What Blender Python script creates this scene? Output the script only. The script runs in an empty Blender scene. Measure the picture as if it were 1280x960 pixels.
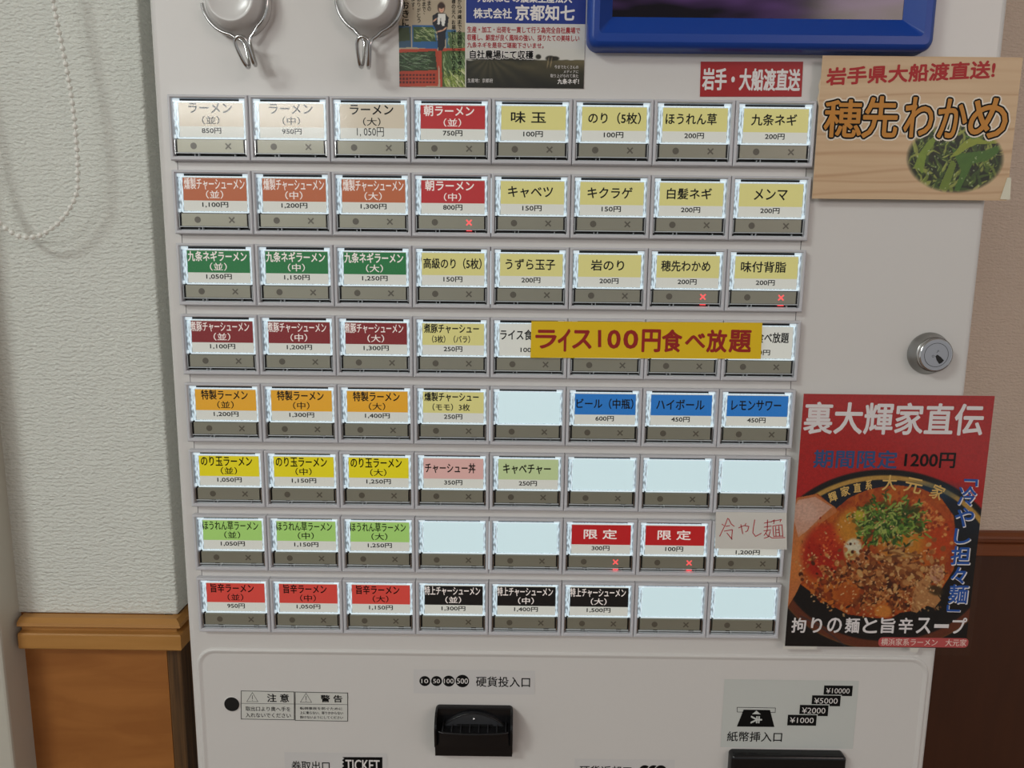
import bpy, math, random
import numpy as np
from mathutils import Matrix, Vector, Euler

# ------------------------------------------------------------------ camera
F = 930.0
ROT = Euler((1.40972, -0.01095, 0.00451), 'XYZ')
CAM = Vector((0.01633, -0.49778, -0.10426))
RM = ROT.to_matrix()
scn = bpy.context.scene
cd = bpy.data.cameras.new('camera'); cam = bpy.data.objects.new('camera', cd)
scn.collection.objects.link(cam)
cam.location = CAM; cam.rotation_euler = ROT
cd.sensor_width = 36.0; cd.lens = 36.0 * F / 1280.0
cd.clip_start = 0.01; cd.clip_end = 50
scn.camera = cam
scn.cycles.caustics_reflective = False; scn.cycles.caustics_refractive = False

def lin(c):
    return tuple((v / 12.92 if v <= 0.04045 else ((v + 0.055) / 1.055) ** 2.4) for v in [x / 255.0 for x in c])

# ------------------------------------------------------------------ world, lights, exposure
w = bpy.data.worlds.new('world'); scn.world = w; w.use_nodes = True
bg = w.node_tree.nodes['Background']
bg.inputs[0].default_value = (0.97, 0.98, 0.97, 1); bg.inputs[1].default_value = 0.40
scn.view_settings.view_transform = 'Standard'; scn.view_settings.look = 'None'
scn.view_settings.exposure = 0.0; scn.view_settings.gamma = 1.0
scn.view_settings.use_curve_mapping = False

def area(name, loc, target, size, size_y, power, col):
    ld = bpy.data.lights.new(name, 'AREA'); ld.shape = 'RECTANGLE'; ld.size = size; ld.size_y = size_y
    ld.energy = power; ld.color = col
    o = bpy.data.objects.new(name, ld); scn.collection.objects.link(o)
    o.location = loc
    o.rotation_euler = (Vector(target) - Vector(loc)).to_track_quat('-Z', 'Y').to_euler()
    return o
area('ceiling_lamp', (-1.45, -1.55, 1.10), (0.0, 0, -0.15), 0.55, 0.45, 22.5, (0.94, 1.0, 0.96))
area('far_ceiling_lamp', (-2.15, -4.8, 1.03), (-0.1, 0, -0.1), 1.9, 0.42, 38, (1.0, 1.0, 0.97))
area('warm_room_lamp', (1.9, -2.8, 1.0), (0.2, 0, -0.2), 1.2, 0.8, 15, (1.0, 0.82, 0.76))

# ------------------------------------------------------------------ helpers
def at(px, py, y):
    d = RM @ Vector(((px - 640) / F, -(py - 480) / F, -1.0))
    return CAM + d * ((y - CAM.y) / d.y)
def X(px, py, y): return at(px, py, y).x
def Z(px, py, y): return at(px, py, y).z

MATS = {}
def mat(name, col, rough=0.5, metal=0.0, emit=None, es=0.0, spec=0.5, coat=0.0):
    if name in MATS: return MATS[name]
    m = bpy.data.materials.new(name); m.use_nodes = True
    b = m.node_tree.nodes['Principled BSDF']
    b.inputs['Base Color'].default_value = (*lin(col), 1)
    b.inputs['Roughness'].default_value = rough
    b.inputs['Metallic'].default_value = metal
    b.inputs['Specular IOR Level'].default_value = spec
    b.inputs['Coat Weight'].default_value = coat
    if emit is not None:
        b.inputs['Emission Color'].default_value = (*lin(emit), 1)
        b.inputs['Emission Strength'].default_value = es
    MATS[name] = m
    return m
def nodes(m): return m.node_tree.nodes, m.node_tree.links, m.node_tree.nodes['Principled BSDF']

def bump_noise(m, scale, strength, dist=0.001, stretch=(1, 1, 1), detail=3):
    n, l, b = nodes(m)
    tc = n.new('ShaderNodeTexCoord'); mp = n.new('ShaderNodeMapping'); mp.inputs['Scale'].default_value = stretch
    no = n.new('ShaderNodeTexNoise'); no.inputs['Scale'].default_value = scale; no.inputs['Detail'].default_value = detail
    bu = n.new('ShaderNodeBump'); bu.inputs['Strength'].default_value = strength; bu.inputs['Distance'].default_value = dist
    l.new(tc.outputs['Object'], mp.inputs[0]); l.new(mp.outputs[0], no.inputs[0])
    l.new(no.outputs[0], bu.inputs['Height']); l.new(bu.outputs[0], b.inputs['Normal'])
    return no

def wood(name, c1, c2, stretch, scale=6, rough=0.45, lo=.35, hi=.65):
    m = mat(name, c1, rough); n, l, b = nodes(m)
    tc = n.new('ShaderNodeTexCoord'); mp = n.new('ShaderNodeMapping'); mp.inputs['Scale'].default_value = stretch
    no = n.new('ShaderNodeTexNoise'); no.inputs['Scale'].default_value = scale; no.inputs['Detail'].default_value = 6
    no.inputs['Distortion'].default_value = 0.6
    cr = n.new('ShaderNodeValToRGB'); cr.color_ramp.elements[0].color = (*lin(c1), 1); cr.color_ramp.elements[1].color = (*lin(c2), 1)
    cr.color_ramp.elements[0].position = lo; cr.color_ramp.elements[1].position = hi
    l.new(tc.outputs['Object'], mp.inputs[0]); l.new(mp.outputs[0], no.inputs[0]); l.new(no.outputs[0], cr.inputs[0])
    l.new(cr.outputs[0], b.inputs['Base Color'])
    return m

class MB:
    def __init__(s): s.v = []; s.f = []; s.m = []; s.mats = []; s.sm = []
    def mi(s, m):
        if m not in s.mats: s.mats.append(m)
        return s.mats.index(m)
    def add(s, vs, fs, m, smooth=False):
        o = len(s.v); s.v += [tuple(v) for v in vs]; k = s.mi(m)
        for f in fs: s.f.append(tuple(i + o for i in f)); s.m.append(k); s.sm.append(smooth)
    def box(s, x0, x1, y0, y1, z0, z1, m):
        vs = [(x0, y0, z0), (x1, y0, z0), (x1, y1, z0), (x0, y1, z0), (x0, y0, z1), (x1, y0, z1), (x1, y1, z1), (x0, y1, z1)]
        s.add(vs, [(0, 3, 2, 1), (4, 5, 6, 7), (0, 1, 5, 4), (1, 2, 6, 5), (2, 3, 7, 6), (3, 0, 4, 7)], m)
    def quad(s, x0, x1, z0, z1, y, m):            # facing -y
        s.add([(x0, y, z0), (x1, y, z0), (x1, y, z1), (x0, y, z1)], [(0, 1, 2, 3)], m)
    def poly(s, pts, y, m):                        # pts (x,z) counter-clockwise seen from the front
        a = sum(pts[i - 1][0] * pts[i][1] - pts[i][0] * pts[i - 1][1] for i in range(len(pts)))
        if a < 0: pts = pts[::-1]
        s.add([(p[0], y, p[1]) for p in pts], [tuple(range(len(pts)))], m)
    def prism(s, pts, y0, y1, m):
        a = sum(pts[i - 1][0] * pts[i][1] - pts[i][0] * pts[i - 1][1] for i in range(len(pts)))
        if a < 0: pts = pts[::-1]
        n = len(pts)
        s.add([(p[0], y0, p[1]) for p in pts] + [(p[0], y1, p[1]) for p in pts],
              [tuple(range(n)), tuple(range(2 * n - 1, n - 1, -1))] + [(i, i + n, (i + 1) % n + n, (i + 1) % n) for i in range(n)], m)
    def disc(s, cx, cz, r, y, m, n=28, rz=None):
        rz = rz or r
        s.poly([(cx + r * math.cos(2 * math.pi * i / n), cz + rz * math.sin(2 * math.pi * i / n)) for i in range(n)], y, m)
    def line(s, pts, wd, y, m, closed=False):      # flat ribbon in the front plane, mitred
        n = len(pts); L = []; Rr = []
        for i in range(n):
            a = pts[i - 1] if (i > 0 or closed) else pts[i]; b = pts[(i + 1) % n] if (i < n - 1 or closed) else pts[i]
            p = pts[i]
            d1 = np.array([p[0] - a[0], p[1] - a[1]]); d2 = np.array([b[0] - p[0], b[1] - p[1]])
            if np.hypot(*d1) < 1e-9: d1 = d2
            if np.hypot(*d2) < 1e-9: d2 = d1
            d1 = d1 / np.hypot(*d1); d2 = d2 / np.hypot(*d2)
            t = d1 + d2; t = t / max(np.hypot(*t), 1e-6); c = max(0.5, abs(t @ d1))
            nx, nz = -t[1] * wd / 2 / c, t[0] * wd / 2 / c
            L.append((p[0] + nx, y, p[1] + nz)); Rr.append((p[0] - nx, y, p[1] - nz))
        fs = []
        for i in range(n if closed else n - 1):
            j = (i + 1) % n
            fs.append((n + i, n + j, j, i))
        s.add(L + Rr, fs, m)
    def tube(s, pts, r, m, n=8, closed=False, caps=True):
        P = [Vector(p) for p in pts]; N = len(P); vs = []; up = None
        for i in range(N):
            a = P[i - 1] if (i > 0 or closed) else P[i]; b = P[(i + 1) % N] if (i < N - 1 or closed) else P[i]
            t = (b - a).normalized()
            if up is None:
                up = Vector((0, -1, 0)) if abs(t.y) < .9 else Vector((0, 0, 1))
            u = (up - t * up.dot(t)).normalized(); up = u; v = t.cross(u)
            rr = r[i] if isinstance(r, (list, tuple)) else r
            for k in range(n):
                an = 2 * math.pi * k / n
                vs.append(P[i] + (u * math.cos(an) + v * math.sin(an)) * rr)
        fs = []
        for i in range(N if closed else N - 1):
            j = (i + 1) % N
            for k in range(n):
                k2 = (k + 1) % n
                fs.append((i * n + k, i * n + k2, j * n + k2, j * n + k))
        if caps and not closed: fs += [tuple(range(n - 1, -1, -1)), tuple(range((N - 1) * n, N * n))]
        s.add(vs, fs, m, True)
    def lathe(s, cx, cz, prof, m, n=40):           # prof: (radius, y) list, axis along y; first = back
        vs = []; fs = []
        for (r, y) in prof:
            for k in range(n):
                a = 2 * math.pi * k / n
                vs.append((cx + r * math.cos(a), y, cz + r * math.sin(a)))
        for i in range(len(prof) - 1):
            for k in range(n):
                k2 = (k + 1) % n
                fs.append((i * n + k, i * n + k2, (i + 1) * n + k2, (i + 1) * n + k))
        fs.append(tuple((len(prof) - 1) * n + k for k in range(n)))
        s.add(vs, fs, m, True)
    def build(s, name, parent=None, bevel=0.0, seg=2):
        me = bpy.data.meshes.new(name); me.from_pydata(s.v, [], s.f)
        for m in s.mats: me.materials.append(m)
        me.polygons.foreach_set('material_index', s.m)
        me.polygons.foreach_set('use_smooth', s.sm); me.update()
        return link(name, me, parent, bevel, seg)

def link(name, me, parent=None, bevel=0.0, seg=2):
    o = bpy.data.objects.new(name, me); scn.collection.objects.link(o)
    if parent is not None: o.parent = parent
    if bevel:
        b = o.modifiers.new('bevel', 'BEVEL'); b.width = bevel; b.segments = seg; b.limit_method = 'ANGLE'
        b.harden_normals = False
    return o
def empty(name, loc):
    o = bpy.data.objects.new(name, None); scn.collection.objects.link(o); o.location = loc; o.empty_display_size = .02
    return o
def tag(o, label, cat=None, group=None):
    o['label'] = label
    if cat: o['category'] = cat
    if group: o['group'] = group
    return o
def struct(o): o['kind'] = 'structure'; return o

TC = {}
def tmesh(s, off=0.0, res=3):
    k = (s, off, res)
    if k in TC: return TC[k]
    cu = bpy.data.curves.new('t', 'FONT'); cu.body = s; cu.resolution_u = res; cu.offset = off
    cu.fill_mode = 'FRONT' if hasattr(cu, 'fill_mode') else cu.fill_mode
    o = bpy.data.objects.new('t', cu); scn.collection.objects.link(o)
    dg = bpy.context.evaluated_depsgraph_get()
    me = bpy.data.meshes.new_from_object(o.evaluated_get(dg), depsgraph=dg)
    n = len(me.vertices); co = np.zeros(n * 3); me.vertices.foreach_get('co', co); co = co.reshape(-1, 3)[:, :2]
    fs = [tuple(p.vertices) for p in me.polygons if p.area > 1e-10]
    mn = co.min(0); mx = co.max(0); co = (co - mn) / (mx - mn)
    bpy.data.objects.remove(o); bpy.data.curves.remove(cu); bpy.data.meshes.remove(me)
    TC[k] = (co, fs)
    return TC[k]
def text(mb, s, x0, x1, z0, z1, y, m, off=0.0, bold=0.0, nb=4, shear=0.0, res=3, rot=0.0):
    """the string fills the box x0..x1, z0..z1 (bottom, top) on the front plane y"""
    if z1 < z0: z0, z1 = z1, z0
    co, fs = tmesh(s, off, res)
    xs = x0 + co[:, 0] * (x1 - x0); zs = z0 + co[:, 1] * (z1 - z0)
    zs = zs + shear * (xs - (x0 + x1) / 2)
    if rot:
        cx, cz = (x0 + x1) / 2, (z0 + z1) / 2; c, sn = math.cos(rot), math.sin(rot)
        xs, zs = cx + (xs - cx) * c - (zs - cz) * sn, cz + (xs - cx) * sn + (zs - cz) * c
    offs = [(0, 0)]
    if bold: offs += [(bold * math.cos(2 * math.pi * k / nb + .4), bold * math.sin(2 * math.pi * k / nb + .4)) for k in range(nb)]
    for i, (dx, dz) in enumerate(offs):
        mb.add(np.stack([xs + dx, np.full(len(xs), y - i * 1e-6), zs + dz], 1).tolist(), fs, m)
def ptext(mb, s, px0, px1, py0, py1, y, m, **k):
    """box given by its corners on the plane, measured along its middle"""
    mx, my = (px0 + px1) / 2, (py0 + py1) / 2
    text(mb, s, X(px0, my, y), X(px1, my, y), Z(mx, py1, y), Z(mx, py0, y), y, m, **k)
def pp(pts, y): return [(at(a, b, y).x, at(a, b, y).z) for a, b in pts]
def prect(mb, px0, px1, py0, py1, y, m):
    mx, my = (px0 + px1) / 2, (py0 + py1) / 2
    mb.quad(X(px0, my, y), X(px1, my, y), Z(mx, py1, y), Z(mx, py0, y), y, m)

# ------------------------------------------------------------------ printed pictures as colour on a fine mesh grid
class Canvas:
    def __init__(s, x0, x1, z0, z1, y, step, base):
        s.x0, s.x1, s.z0, s.z1, s.y = x0, x1, z0, z1, y
        s.w = int((x1 - x0) / step) + 1; s.h = int((z1 - z0) / step) + 1
        s.a = np.zeros((s.h, s.w, 3)); s.a[:] = base
        s.rng = np.random.RandomState(5)
        xs = np.linspace(x0, x1, s.w); zs = np.linspace(z1, z0, s.h)
        GX, GZ = np.meshgrid(xs, zs)
        # photograph coordinates of each print point, only used to lay the drawing out
        Mt = np.array(RM).T; d = np.stack([GX - CAM.x, np.full_like(GX, y - CAM.y), GZ - CAM.z], -1) @ Mt.T
        s.U = 640 + F * d[..., 0] / -d[..., 2]; s.V = 480 + F * d[..., 1] / d[..., 2]
    def mask(s, mk, col, al=1.0):
        al = np.clip(mk, 0, 1)[..., None] * al
        s.a = s.a * (1 - al) + np.array(col) * al
    def ell(s, cx, cy, rx, ry, col, al=1.0, rot=0.0, soft=0.15):
        R_ = max(rx, ry) * 1.3 + 1
        rows = np.where((s.V[:, s.w // 2] > cy - R_ - 6) & (s.V[:, s.w // 2] < cy + R_ + 6))[0]
        if len(rows) == 0: return
        r0, r1 = rows[0], rows[-1] + 1
        cols = np.where((s.U[(r0 + r1) // 2] > cx - R_ - 6) & (s.U[(r0 + r1) // 2] < cx + R_ + 6))[0]
        if len(cols) == 0: return
        c0, c1 = cols[0], cols[-1] + 1
        u = s.U[r0:r1, c0:c1] - cx; v = s.V[r0:r1, c0:c1] - cy
        c, sn = math.cos(rot), math.sin(rot)
        q = np.sqrt(((u * c + v * sn) / rx) ** 2 + ((-u * sn + v * c) / ry) ** 2)
        mk = np.clip((1 - q) / soft + .5, 0, 1)[..., None] * al
        s.a[r0:r1, c0:c1] = s.a[r0:r1, c0:c1] * (1 - mk) + np.array(col) * mk
    def poly(s, pts, col, al=1.0):
        ins = np.zeros(s.U.shape, bool); n = len(pts)
        for i in range(n):
            (xa, ya), (xb, yb) = pts[i - 1], pts[i]
            if ya == yb: continue
            c = ((ya > s.V) != (yb > s.V)) & (s.U < (xb - xa) * (s.V - ya) / (yb - ya) + xa)
            ins ^= c
        s.mask(ins.astype(float), col, al)
    def stroke(s, pts, wd, col, al=1.0):
        for (xa, ya), (xb, yb) in zip(pts[:-1], pts[1:]):
            L = math.hypot(xb - xa, yb - ya) or .1
            s.ell((xa + xb) / 2, (ya + yb) / 2, L / 2 + wd * .5, wd / 2, col, al, math.atan2(yb - ya, xb - xa), .5)
    def noise(s, scale, seed=0, sx=1.0, sy=1.0):
        r = np.random.RandomState(seed); g = r.rand(64, 64)
        u = (s.U * sx / scale) % 63; v = (s.V * sy / scale) % 63
        i = u.astype(int); j = v.astype(int); fu = u - i; fv = v - j
        fu = fu * fu * (3 - 2 * fu); fv = fv * fv * (3 - 2 * fv)
        return (g[j, i] * (1 - fu) + g[j, i + 1] * fu) * (1 - fv) + (g[j + 1, i] * (1 - fu) + g[j + 1, i + 1] * fu) * fv
    def into(s, name, m, parent, thick=0.0002):
        w_, h_ = s.w, s.h
        xs = np.linspace(s.x0, s.x1, w_); zs = np.linspace(s.z1, s.z0, h_)
        GX, GZ = np.meshgrid(xs, zs)
        vs = np.stack([GX.ravel(), np.full(w_ * h_, s.y), GZ.ravel()], 1)
        i = np.arange(w_ * h_).reshape(h_, w_)
        q = np.stack([i[1:, :-1], i[1:, 1:], i[:-1, 1:], i[:-1, :-1]], -1).reshape(-1, 4)
        me = bpy.data.meshes.new(name)
        me.vertices.add(len(vs)); me.vertices.foreach_set('co', vs.ravel())
        me.loops.add(q.size); me.loops.foreach_set('vertex_index', q.ravel().astype(np.int32))
        me.polygons.add(len(q)); me.polygons.foreach_set('loop_start', np.arange(0, q.size, 4, dtype=np.int32))
        me.update(calc_edges=True)
        ca = me.color_attributes.new('print', 'FLOAT_COLOR', 'POINT')
        a = np.clip(s.a, 0, 255) / 255.0
        a = np.where(a <= 0.04045, a / 12.92, ((a + .055) / 1.055) ** 2.4)
        ca.data.foreach_set('color', np.concatenate([a.reshape(-1, 3), np.ones((w_ * h_, 1))], 1).ravel())
        me.materials.append(m)
        return link(name, me, parent)
def printmat(name, rough=0.35, coat=0.0):
    m = mat(name, (200, 200, 200), rough, coat=coat); n, l, b = nodes(m)
    at_ = n.new('ShaderNodeAttribute'); at_.attribute_name = 'print'
    l.new(at_.outputs['Color'], b.inputs['Base Color'])
    return m

# ------------------------------------------------------------------ materials
M_body = mat('white_enamel', (221, 218, 215), 0.32)
bump_noise(M_body, 900, 0.05, 0.0003)
M_frame = mat('grey_plastic', (206, 206, 211), 0.38)
M_rail = mat('rail_shadow', (70, 70, 74), 0.6)
M_dark = mat('black_recess', (12, 12, 13), 0.5)
M_chrome = mat('chrome', (225, 225, 225), 0.12, 1.0)
M_bar = mat('taupe_bar', (156, 154, 138), 0.36, 0.4, spec=0.6)
n_, l_, b_ = nodes(M_bar)
M_mark = mat('dim_mark', (98, 92, 80), 0.35)
M_redx = mat('red_led_mark', (240, 90, 90), 0.4, emit=(255, 92, 92), es=0.75)
M_led = mat('red_led_glow', (255, 60, 60), 0.4, emit=(255, 70, 75), es=1.4)
M_black = mat('gloss_black', (14, 14, 15), 0.22)
M_ink = mat('black_ink', (10, 10, 10), 0.6, spec=.2)
M_white_ink = mat('white_ink', (235, 230, 228), 0.5)
M_paperw = mat('white_paper', (226, 222, 214), 0.6)

# clear plastic: mostly see-through with a glossy skin
M_clear = bpy.data.materials.new('clear_plastic'); M_clear.use_nodes = True
n = M_clear.node_tree.nodes; l = M_clear.node_tree.links; n.remove(n['Principled BSDF'])
tr = n.new('ShaderNodeBsdfTransparent'); gl = n.new('ShaderNodeBsdfGlossy'); gl.inputs['Roughness'].default_value = 0.11
mx = n.new('ShaderNodeMixShader'); lw = n.new('ShaderNodeLayerWeight'); lw.inputs[0].default_value = .5
pw = n.new('ShaderNodeMath'); pw.operation = 'POWER'; pw.inputs[1].default_value = 4
fr = n.new('ShaderNodeMath'); fr.operation = 'MULTIPLY_ADD'; fr.inputs[1].default_value = .6; fr.inputs[2].default_value = .033
l.new(lw.outputs['Facing'], pw.inputs[0]); l.new(pw.outputs[0], fr.inputs[0])
l.new(fr.outputs[0], mx.inputs[0]); l.new(tr.outputs[0], mx.inputs[1]); l.new(gl.outputs[0], mx.inputs[2])
l.new(mx.outputs[0], n['Material Output'].inputs[0])

def lit(name, c, es=0.38, k=0.55):
    base = tuple(v * k for v in c)
    return mat(name, base, 0.5, emit=c, es=es)
M_guide = lit('light_guide', (206, 226, 236), 0.5, 0.7)
nn, ll, bb = nodes(M_guide)                         # uneven moulded edge light
tc = nn.new('ShaderNodeTexCoord'); mp = nn.new('ShaderNodeMapping'); mp.inputs['Scale'].default_value = (900, 1, 260)
no = nn.new('ShaderNodeTexNoise'); no.inputs['Scale'].default_value = 1.0; no.inputs['Detail'].default_value = 1
mr = nn.new('ShaderNodeMapRange'); mr.inputs[1].default_value = .35; mr.inputs[2].default_value = .62; mr.inputs[3].default_value = .12; mr.inputs[4].default_value = .85
ll.new(tc.outputs['Object'], mp.inputs[0]); ll.new(mp.outputs[0], no.inputs[0]); ll.new(no.outputs[0], mr.inputs[0]); ll.new(mr.outputs[0], bb.inputs['Emission Strength'])
M_bright = lit('bright_edge', (226, 240, 246), 0.62, 0.8)
M_edge = mat('lit_clear_edge', (205, 212, 216), 0.2)  # pale grey stands in for light caught in the clear edges
CW = {}
def cardmat(nm, c, es=0.55): return lit('card_' + nm, c, es, 0.7)
M_cwhite = cardmat('white', (214, 214, 204))
M_cblank = lit('card_blank', (206, 229, 233), 0.72, 0.7)
BAND = dict(beige=(204, 191, 168), red=(176, 30, 34), yellow=(212, 204, 128), brown=(178, 92, 50), green=(12, 110, 52),
            maroon=(122, 16, 22), amber=(222, 160, 28), lemon=(222, 206, 14), pink=(214, 168, 160), sage=(184, 200, 146),
            blue=(20, 112, 190), lime=(160, 204, 108), coral=(206, 66, 56), black=(4, 4, 5), none=(214, 214, 204), red2=(180, 22, 26))
M_cblack = mat('card_black_ink', (10, 10, 9), 0.6, spec=.1)
M_clight = lit('card_light_ink', (238, 226, 218), 0.55, 0.7)

# ------------------------------------------------------------------ the setting
YL = 0.07                                            # left wall plane
YR = 0.288                                           # wall behind, right of the machine
def wallpaper(name, col):
    m = mat(name, col, 0.85, spec=0.2); n, l, b = nodes(m)
    tc = n.new('ShaderNodeTexCoord'); mp = n.new('ShaderNodeMapping'); mp.inputs['Scale'].default_value = (340, 340, 700)
    n1 = n.new('ShaderNodeTexNoise'); n1.inputs['Scale'].default_value = 1.0; n1.inputs['Detail'].default_value = 2; n1.inputs['Roughness'].default_value = .5
    mp2 = n.new('ShaderNodeMapping'); mp2.inputs['Scale'].default_value = (60, 60, 60)
    n2 = n.new('ShaderNodeTexNoise'); n2.inputs['Scale'].default_value = 3.0; n2.inputs['Detail'].default_value = 3
    wv = n.new('ShaderNodeTexWave'); wv.bands_direction = 'Z'; wv.inputs['Scale'].default_value = 84; wv.inputs['Distortion'].default_value = 7.0
    wv.inputs['Detail'].default_value = 3; wv.inputs['Detail Scale'].default_value = 1.6
    a = n.new('ShaderNodeMath'); a.operation = 'MULTIPLY_ADD'; a.inputs[1].default_value = .22
    a2 = n.new('ShaderNodeMath'); a2.operation = 'ADD'; sc_ = n.new('ShaderNodeMath'); sc_.operation = 'MULTIPLY'; sc_.inputs[1].default_value = .5
    bu = n.new('ShaderNodeBump'); bu.inputs['Strength'].default_value = 0.8; bu.inputs['Distance'].default_value = 0.0017
    l.new(tc.outputs['Object'], mp.inputs[0]); l.new(mp.outputs[0], n1.inputs[0])
    l.new(tc.outputs['Object'], mp2.inputs[0]); l.new(mp2.outputs[0], n2.inputs[0]); l.new(tc.outputs['Object'], wv.inputs[0])
    l.new(wv.outputs['Fac'], a.inputs[0]); l.new(n1.outputs[0], a.inputs[2]); l.new(a.outputs[0], a2.inputs[0]); l.new(n2.outputs[0], sc_.inputs[0]); l.new(sc_.outputs[0], a2.inputs[1])
    l.new(a2.outputs[0], bu.inputs['Height']); l.new(bu.outputs[0], b.inputs['Normal'])
    return m
M_wp = wallpaper('woven_wallpaper', (225, 227, 220))
M_wpr = wallpaper('woven_wallpaper_warm_light', (226, 206, 189))  # same wallpaper, with the warmer, weaker light of this side in its colour
M_oak = wood('oak_panel', (152, 94, 42), (168, 108, 52), (6, 6, 26), 2.2, 0.45)
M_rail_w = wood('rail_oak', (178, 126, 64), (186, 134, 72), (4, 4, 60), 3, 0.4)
M_rail_r = wood('rail_oak_shade', (126, 66, 30), (134, 72, 34), (4, 4, 60), 3, 0.45)  # shaded copy of the rail oak: dim right side put into the colour
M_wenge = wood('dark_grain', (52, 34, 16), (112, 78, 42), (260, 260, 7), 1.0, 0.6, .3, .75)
M_brown = wood('brown_panel_shade', (70, 36, 15), (75, 39, 17), (30, 30, 5), 2, 0.5)  # wainscot brown darkened for the unlit right side

z_rt = Z(130, 767.5, YL); xc = X(222, 767, YL) + .0002    # rail top, wall corner
mb = MB(); mb.box(-0.75, xc, YL, YL + .4, z_rt, 1.05, M_wp)
struct(mb.build('wall_left', bevel=.002, seg=3))
yw = YL + .002; xw = X(208, 812, yw)
mb = MB(); mb.box(-0.75, xw, yw, YL + .4, -1.45, z_rt + .002, M_oak)
o = struct(mb.build('wall_left_lower'))
mb = MB(); mb.box(xw, xc - .0004, yw - .0004, YL + .4, -1.45, z_rt + .002, M_wenge)
struct(mb.build('trim_2', bevel=.0015))
def rail(name, x0, x1, yb, zt, m, ret=None):
    k = 1.0; prof = [(0, 0), (-.006, -.0005), (-.010, -.0035), (-.0105, -.0062), (-.0095, -.0070), (-.0050, -.0078), (-.0050, -.0118), (-.0095, -.0125), (-.0105, -.0135), (-.0105, -.0250), (-.0095, -.0262), (0, -.0262)]
    vs = []; fs = []; np_ = len(prof)
    ends = [(x0, None), (x1, None)]
    for x, _ in ends[:1]:
        vs += [(x, yb + p[0], zt + p[1]) for p in prof]
    if ret is None: vs += [(x1, yb + p[0], zt + p[1]) for p in prof]
    else:                                              # mitred outside corner, then running back
        vs += [(x1 - p[0], yb + p[0], zt + p[1]) for p in prof]
        vs += [(x1 - p[0], yb + ret, zt + p[1]) for p in prof]
    ns = len(vs) // np_
    for i in range(ns - 1):
        for j in range(np_ - 1):
            fs.append((i * np_ + j, i * np_ + j + 1, (i + 1) * np_ + j + 1, (i + 1) * np_ + j))
    fs.append(tuple(range(np_ - 1, -1, -1))); fs.append(tuple((ns - 1) * np_ + j for j in range(np_)))
    b = MB(); b.add(vs, fs, m)
    return struct(b.build(name))
rail('trim_3', X(20, 770, YL - .01), xc - .0045, YL, z_rt, M_rail_w, .35)
# white frame post at the left edge, standing proud of the wall
xj = X(43.5, 955, YL)
yj = YL
while X(18, 955, yj) < xj and yj > -.3: yj -= .001
mb = MB(); mb.box(xj - .12, xj, yj, YL + .05, -1.45, 1.05, mat('post_white', (196, 192, 180), 0.4))
struct(mb.build('trim_1', bevel=.002))
# wall to the right, behind the machine
z_rr = Z(1250, 664.5, YR)
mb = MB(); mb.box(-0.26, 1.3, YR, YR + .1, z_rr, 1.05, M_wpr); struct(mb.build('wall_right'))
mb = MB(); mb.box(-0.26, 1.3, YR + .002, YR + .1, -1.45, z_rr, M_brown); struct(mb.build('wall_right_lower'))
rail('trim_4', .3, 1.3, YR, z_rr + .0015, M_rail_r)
mb = MB(); mb.box(-3, 3, -6, YR + .1, -1.50, -1.45, wood('floor_wood', (110, 84, 60), (128, 98, 70), (1, 8, 1), 3)); struct(mb.build('floor'))
mb = MB(); mb.box(-3.2, 3, -6, YR + .1, 1.15, 1.2, mat('ceiling_white', (215, 213, 208), .8)); struct(mb.build('ceiling'))

# ------------------------------------------------------------------ vending machine
YB = 0.0055                                          # front sheet
XL, XR = -0.2186, 0.3262
vm = empty('ticket_vending_machine', (0.054, .12, -1.45))
tag(vm, 'white ticket vending machine with eight rows of backlit menu buttons', 'vending machine')
vm_inv = Matrix.Translation(vm.location).inverted()
def part(o):
    o.parent = vm; o.matrix_parent_inverse = vm_inv; return o
mb = MB(); mb.box(XL, XR, YB, .26, -1.45, .36, M_body); part(mb.build('cabinet', bevel=.0045, seg=4))
CWD, CHT, RP = 0.052, 0.04101, 0.04675
xa, xb = -4 * CWD + .0027, 4 * CWD - .0027
mb = MB(); zt = .001; zb = -7 * RP - CHT - .0005
mb.box(xa - .0006, xb + .0006, YB - .0001, YB + .001, zb, zt, M_rail)
part(mb.build('panel_seam'))
mb = MB(); mb.box(xa, xb, YB - .0006, YB + .001, zb, zt, M_body)
part(mb.build('button_plate'))
# lower door: raised panel with rounded corners
def rrect(x0, x1, z0, z1, r, n=8):
    pts = []
    for cx, cz, a0 in ((x1 - r, z1 - r, 0), (x0 + r, z1 - r, 90), (x0 + r, z0 + r, 180), (x1 - r, z0 + r, 270)):
        for i in range(n + 1):
            a = math.radians(a0 + 90 * i / n); pts.append((cx + r * math.cos(a), cz + r * math.sin(a)))
    return pts
def slab(mb, x0, x1, z0, z1, r, prof, m, n=8, cap=True, smooth=True):
    """prof: list of (inset, y) from the back outline to the front"""
    rings = [[(p[0], y, p[1]) for p in rrect(x0 + i, x1 - i, z0 + i, z1 - i, max(r - i, .0002), n)] for i, y in prof]
    k = len(rings[0]); vs = sum(rings, []); fs = []
    for a in range(len(rings) - 1):
        for j in range(k):
            j2 = (j + 1) % k
            fs.append((a * k + j, a * k + j2, (a + 1) * k + j2, (a + 1) * k + j))
    mb.add(vs, fs, m, smooth)
    if cap: mb.add(rings[-1], [tuple(range(k))], m)
zt2 = Z(700, 815, YB)
mb = MB(); slab(mb, X(249, 880, YB), X(1156, 880, YB), -1.2, zt2, .014,
                [(0, YB), (.0004, YB - .0009), (.0012, YB - .0015), (.0024, YB - .0013), (.0034, YB - .0006), (.0045, YB - .0004)], M_body)
part(mb.build('lower_door'))
YD = YB - .0005

# ---- buttons
def cu_(u): return u * CWD
def cv_(v): return -v * CHT
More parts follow.
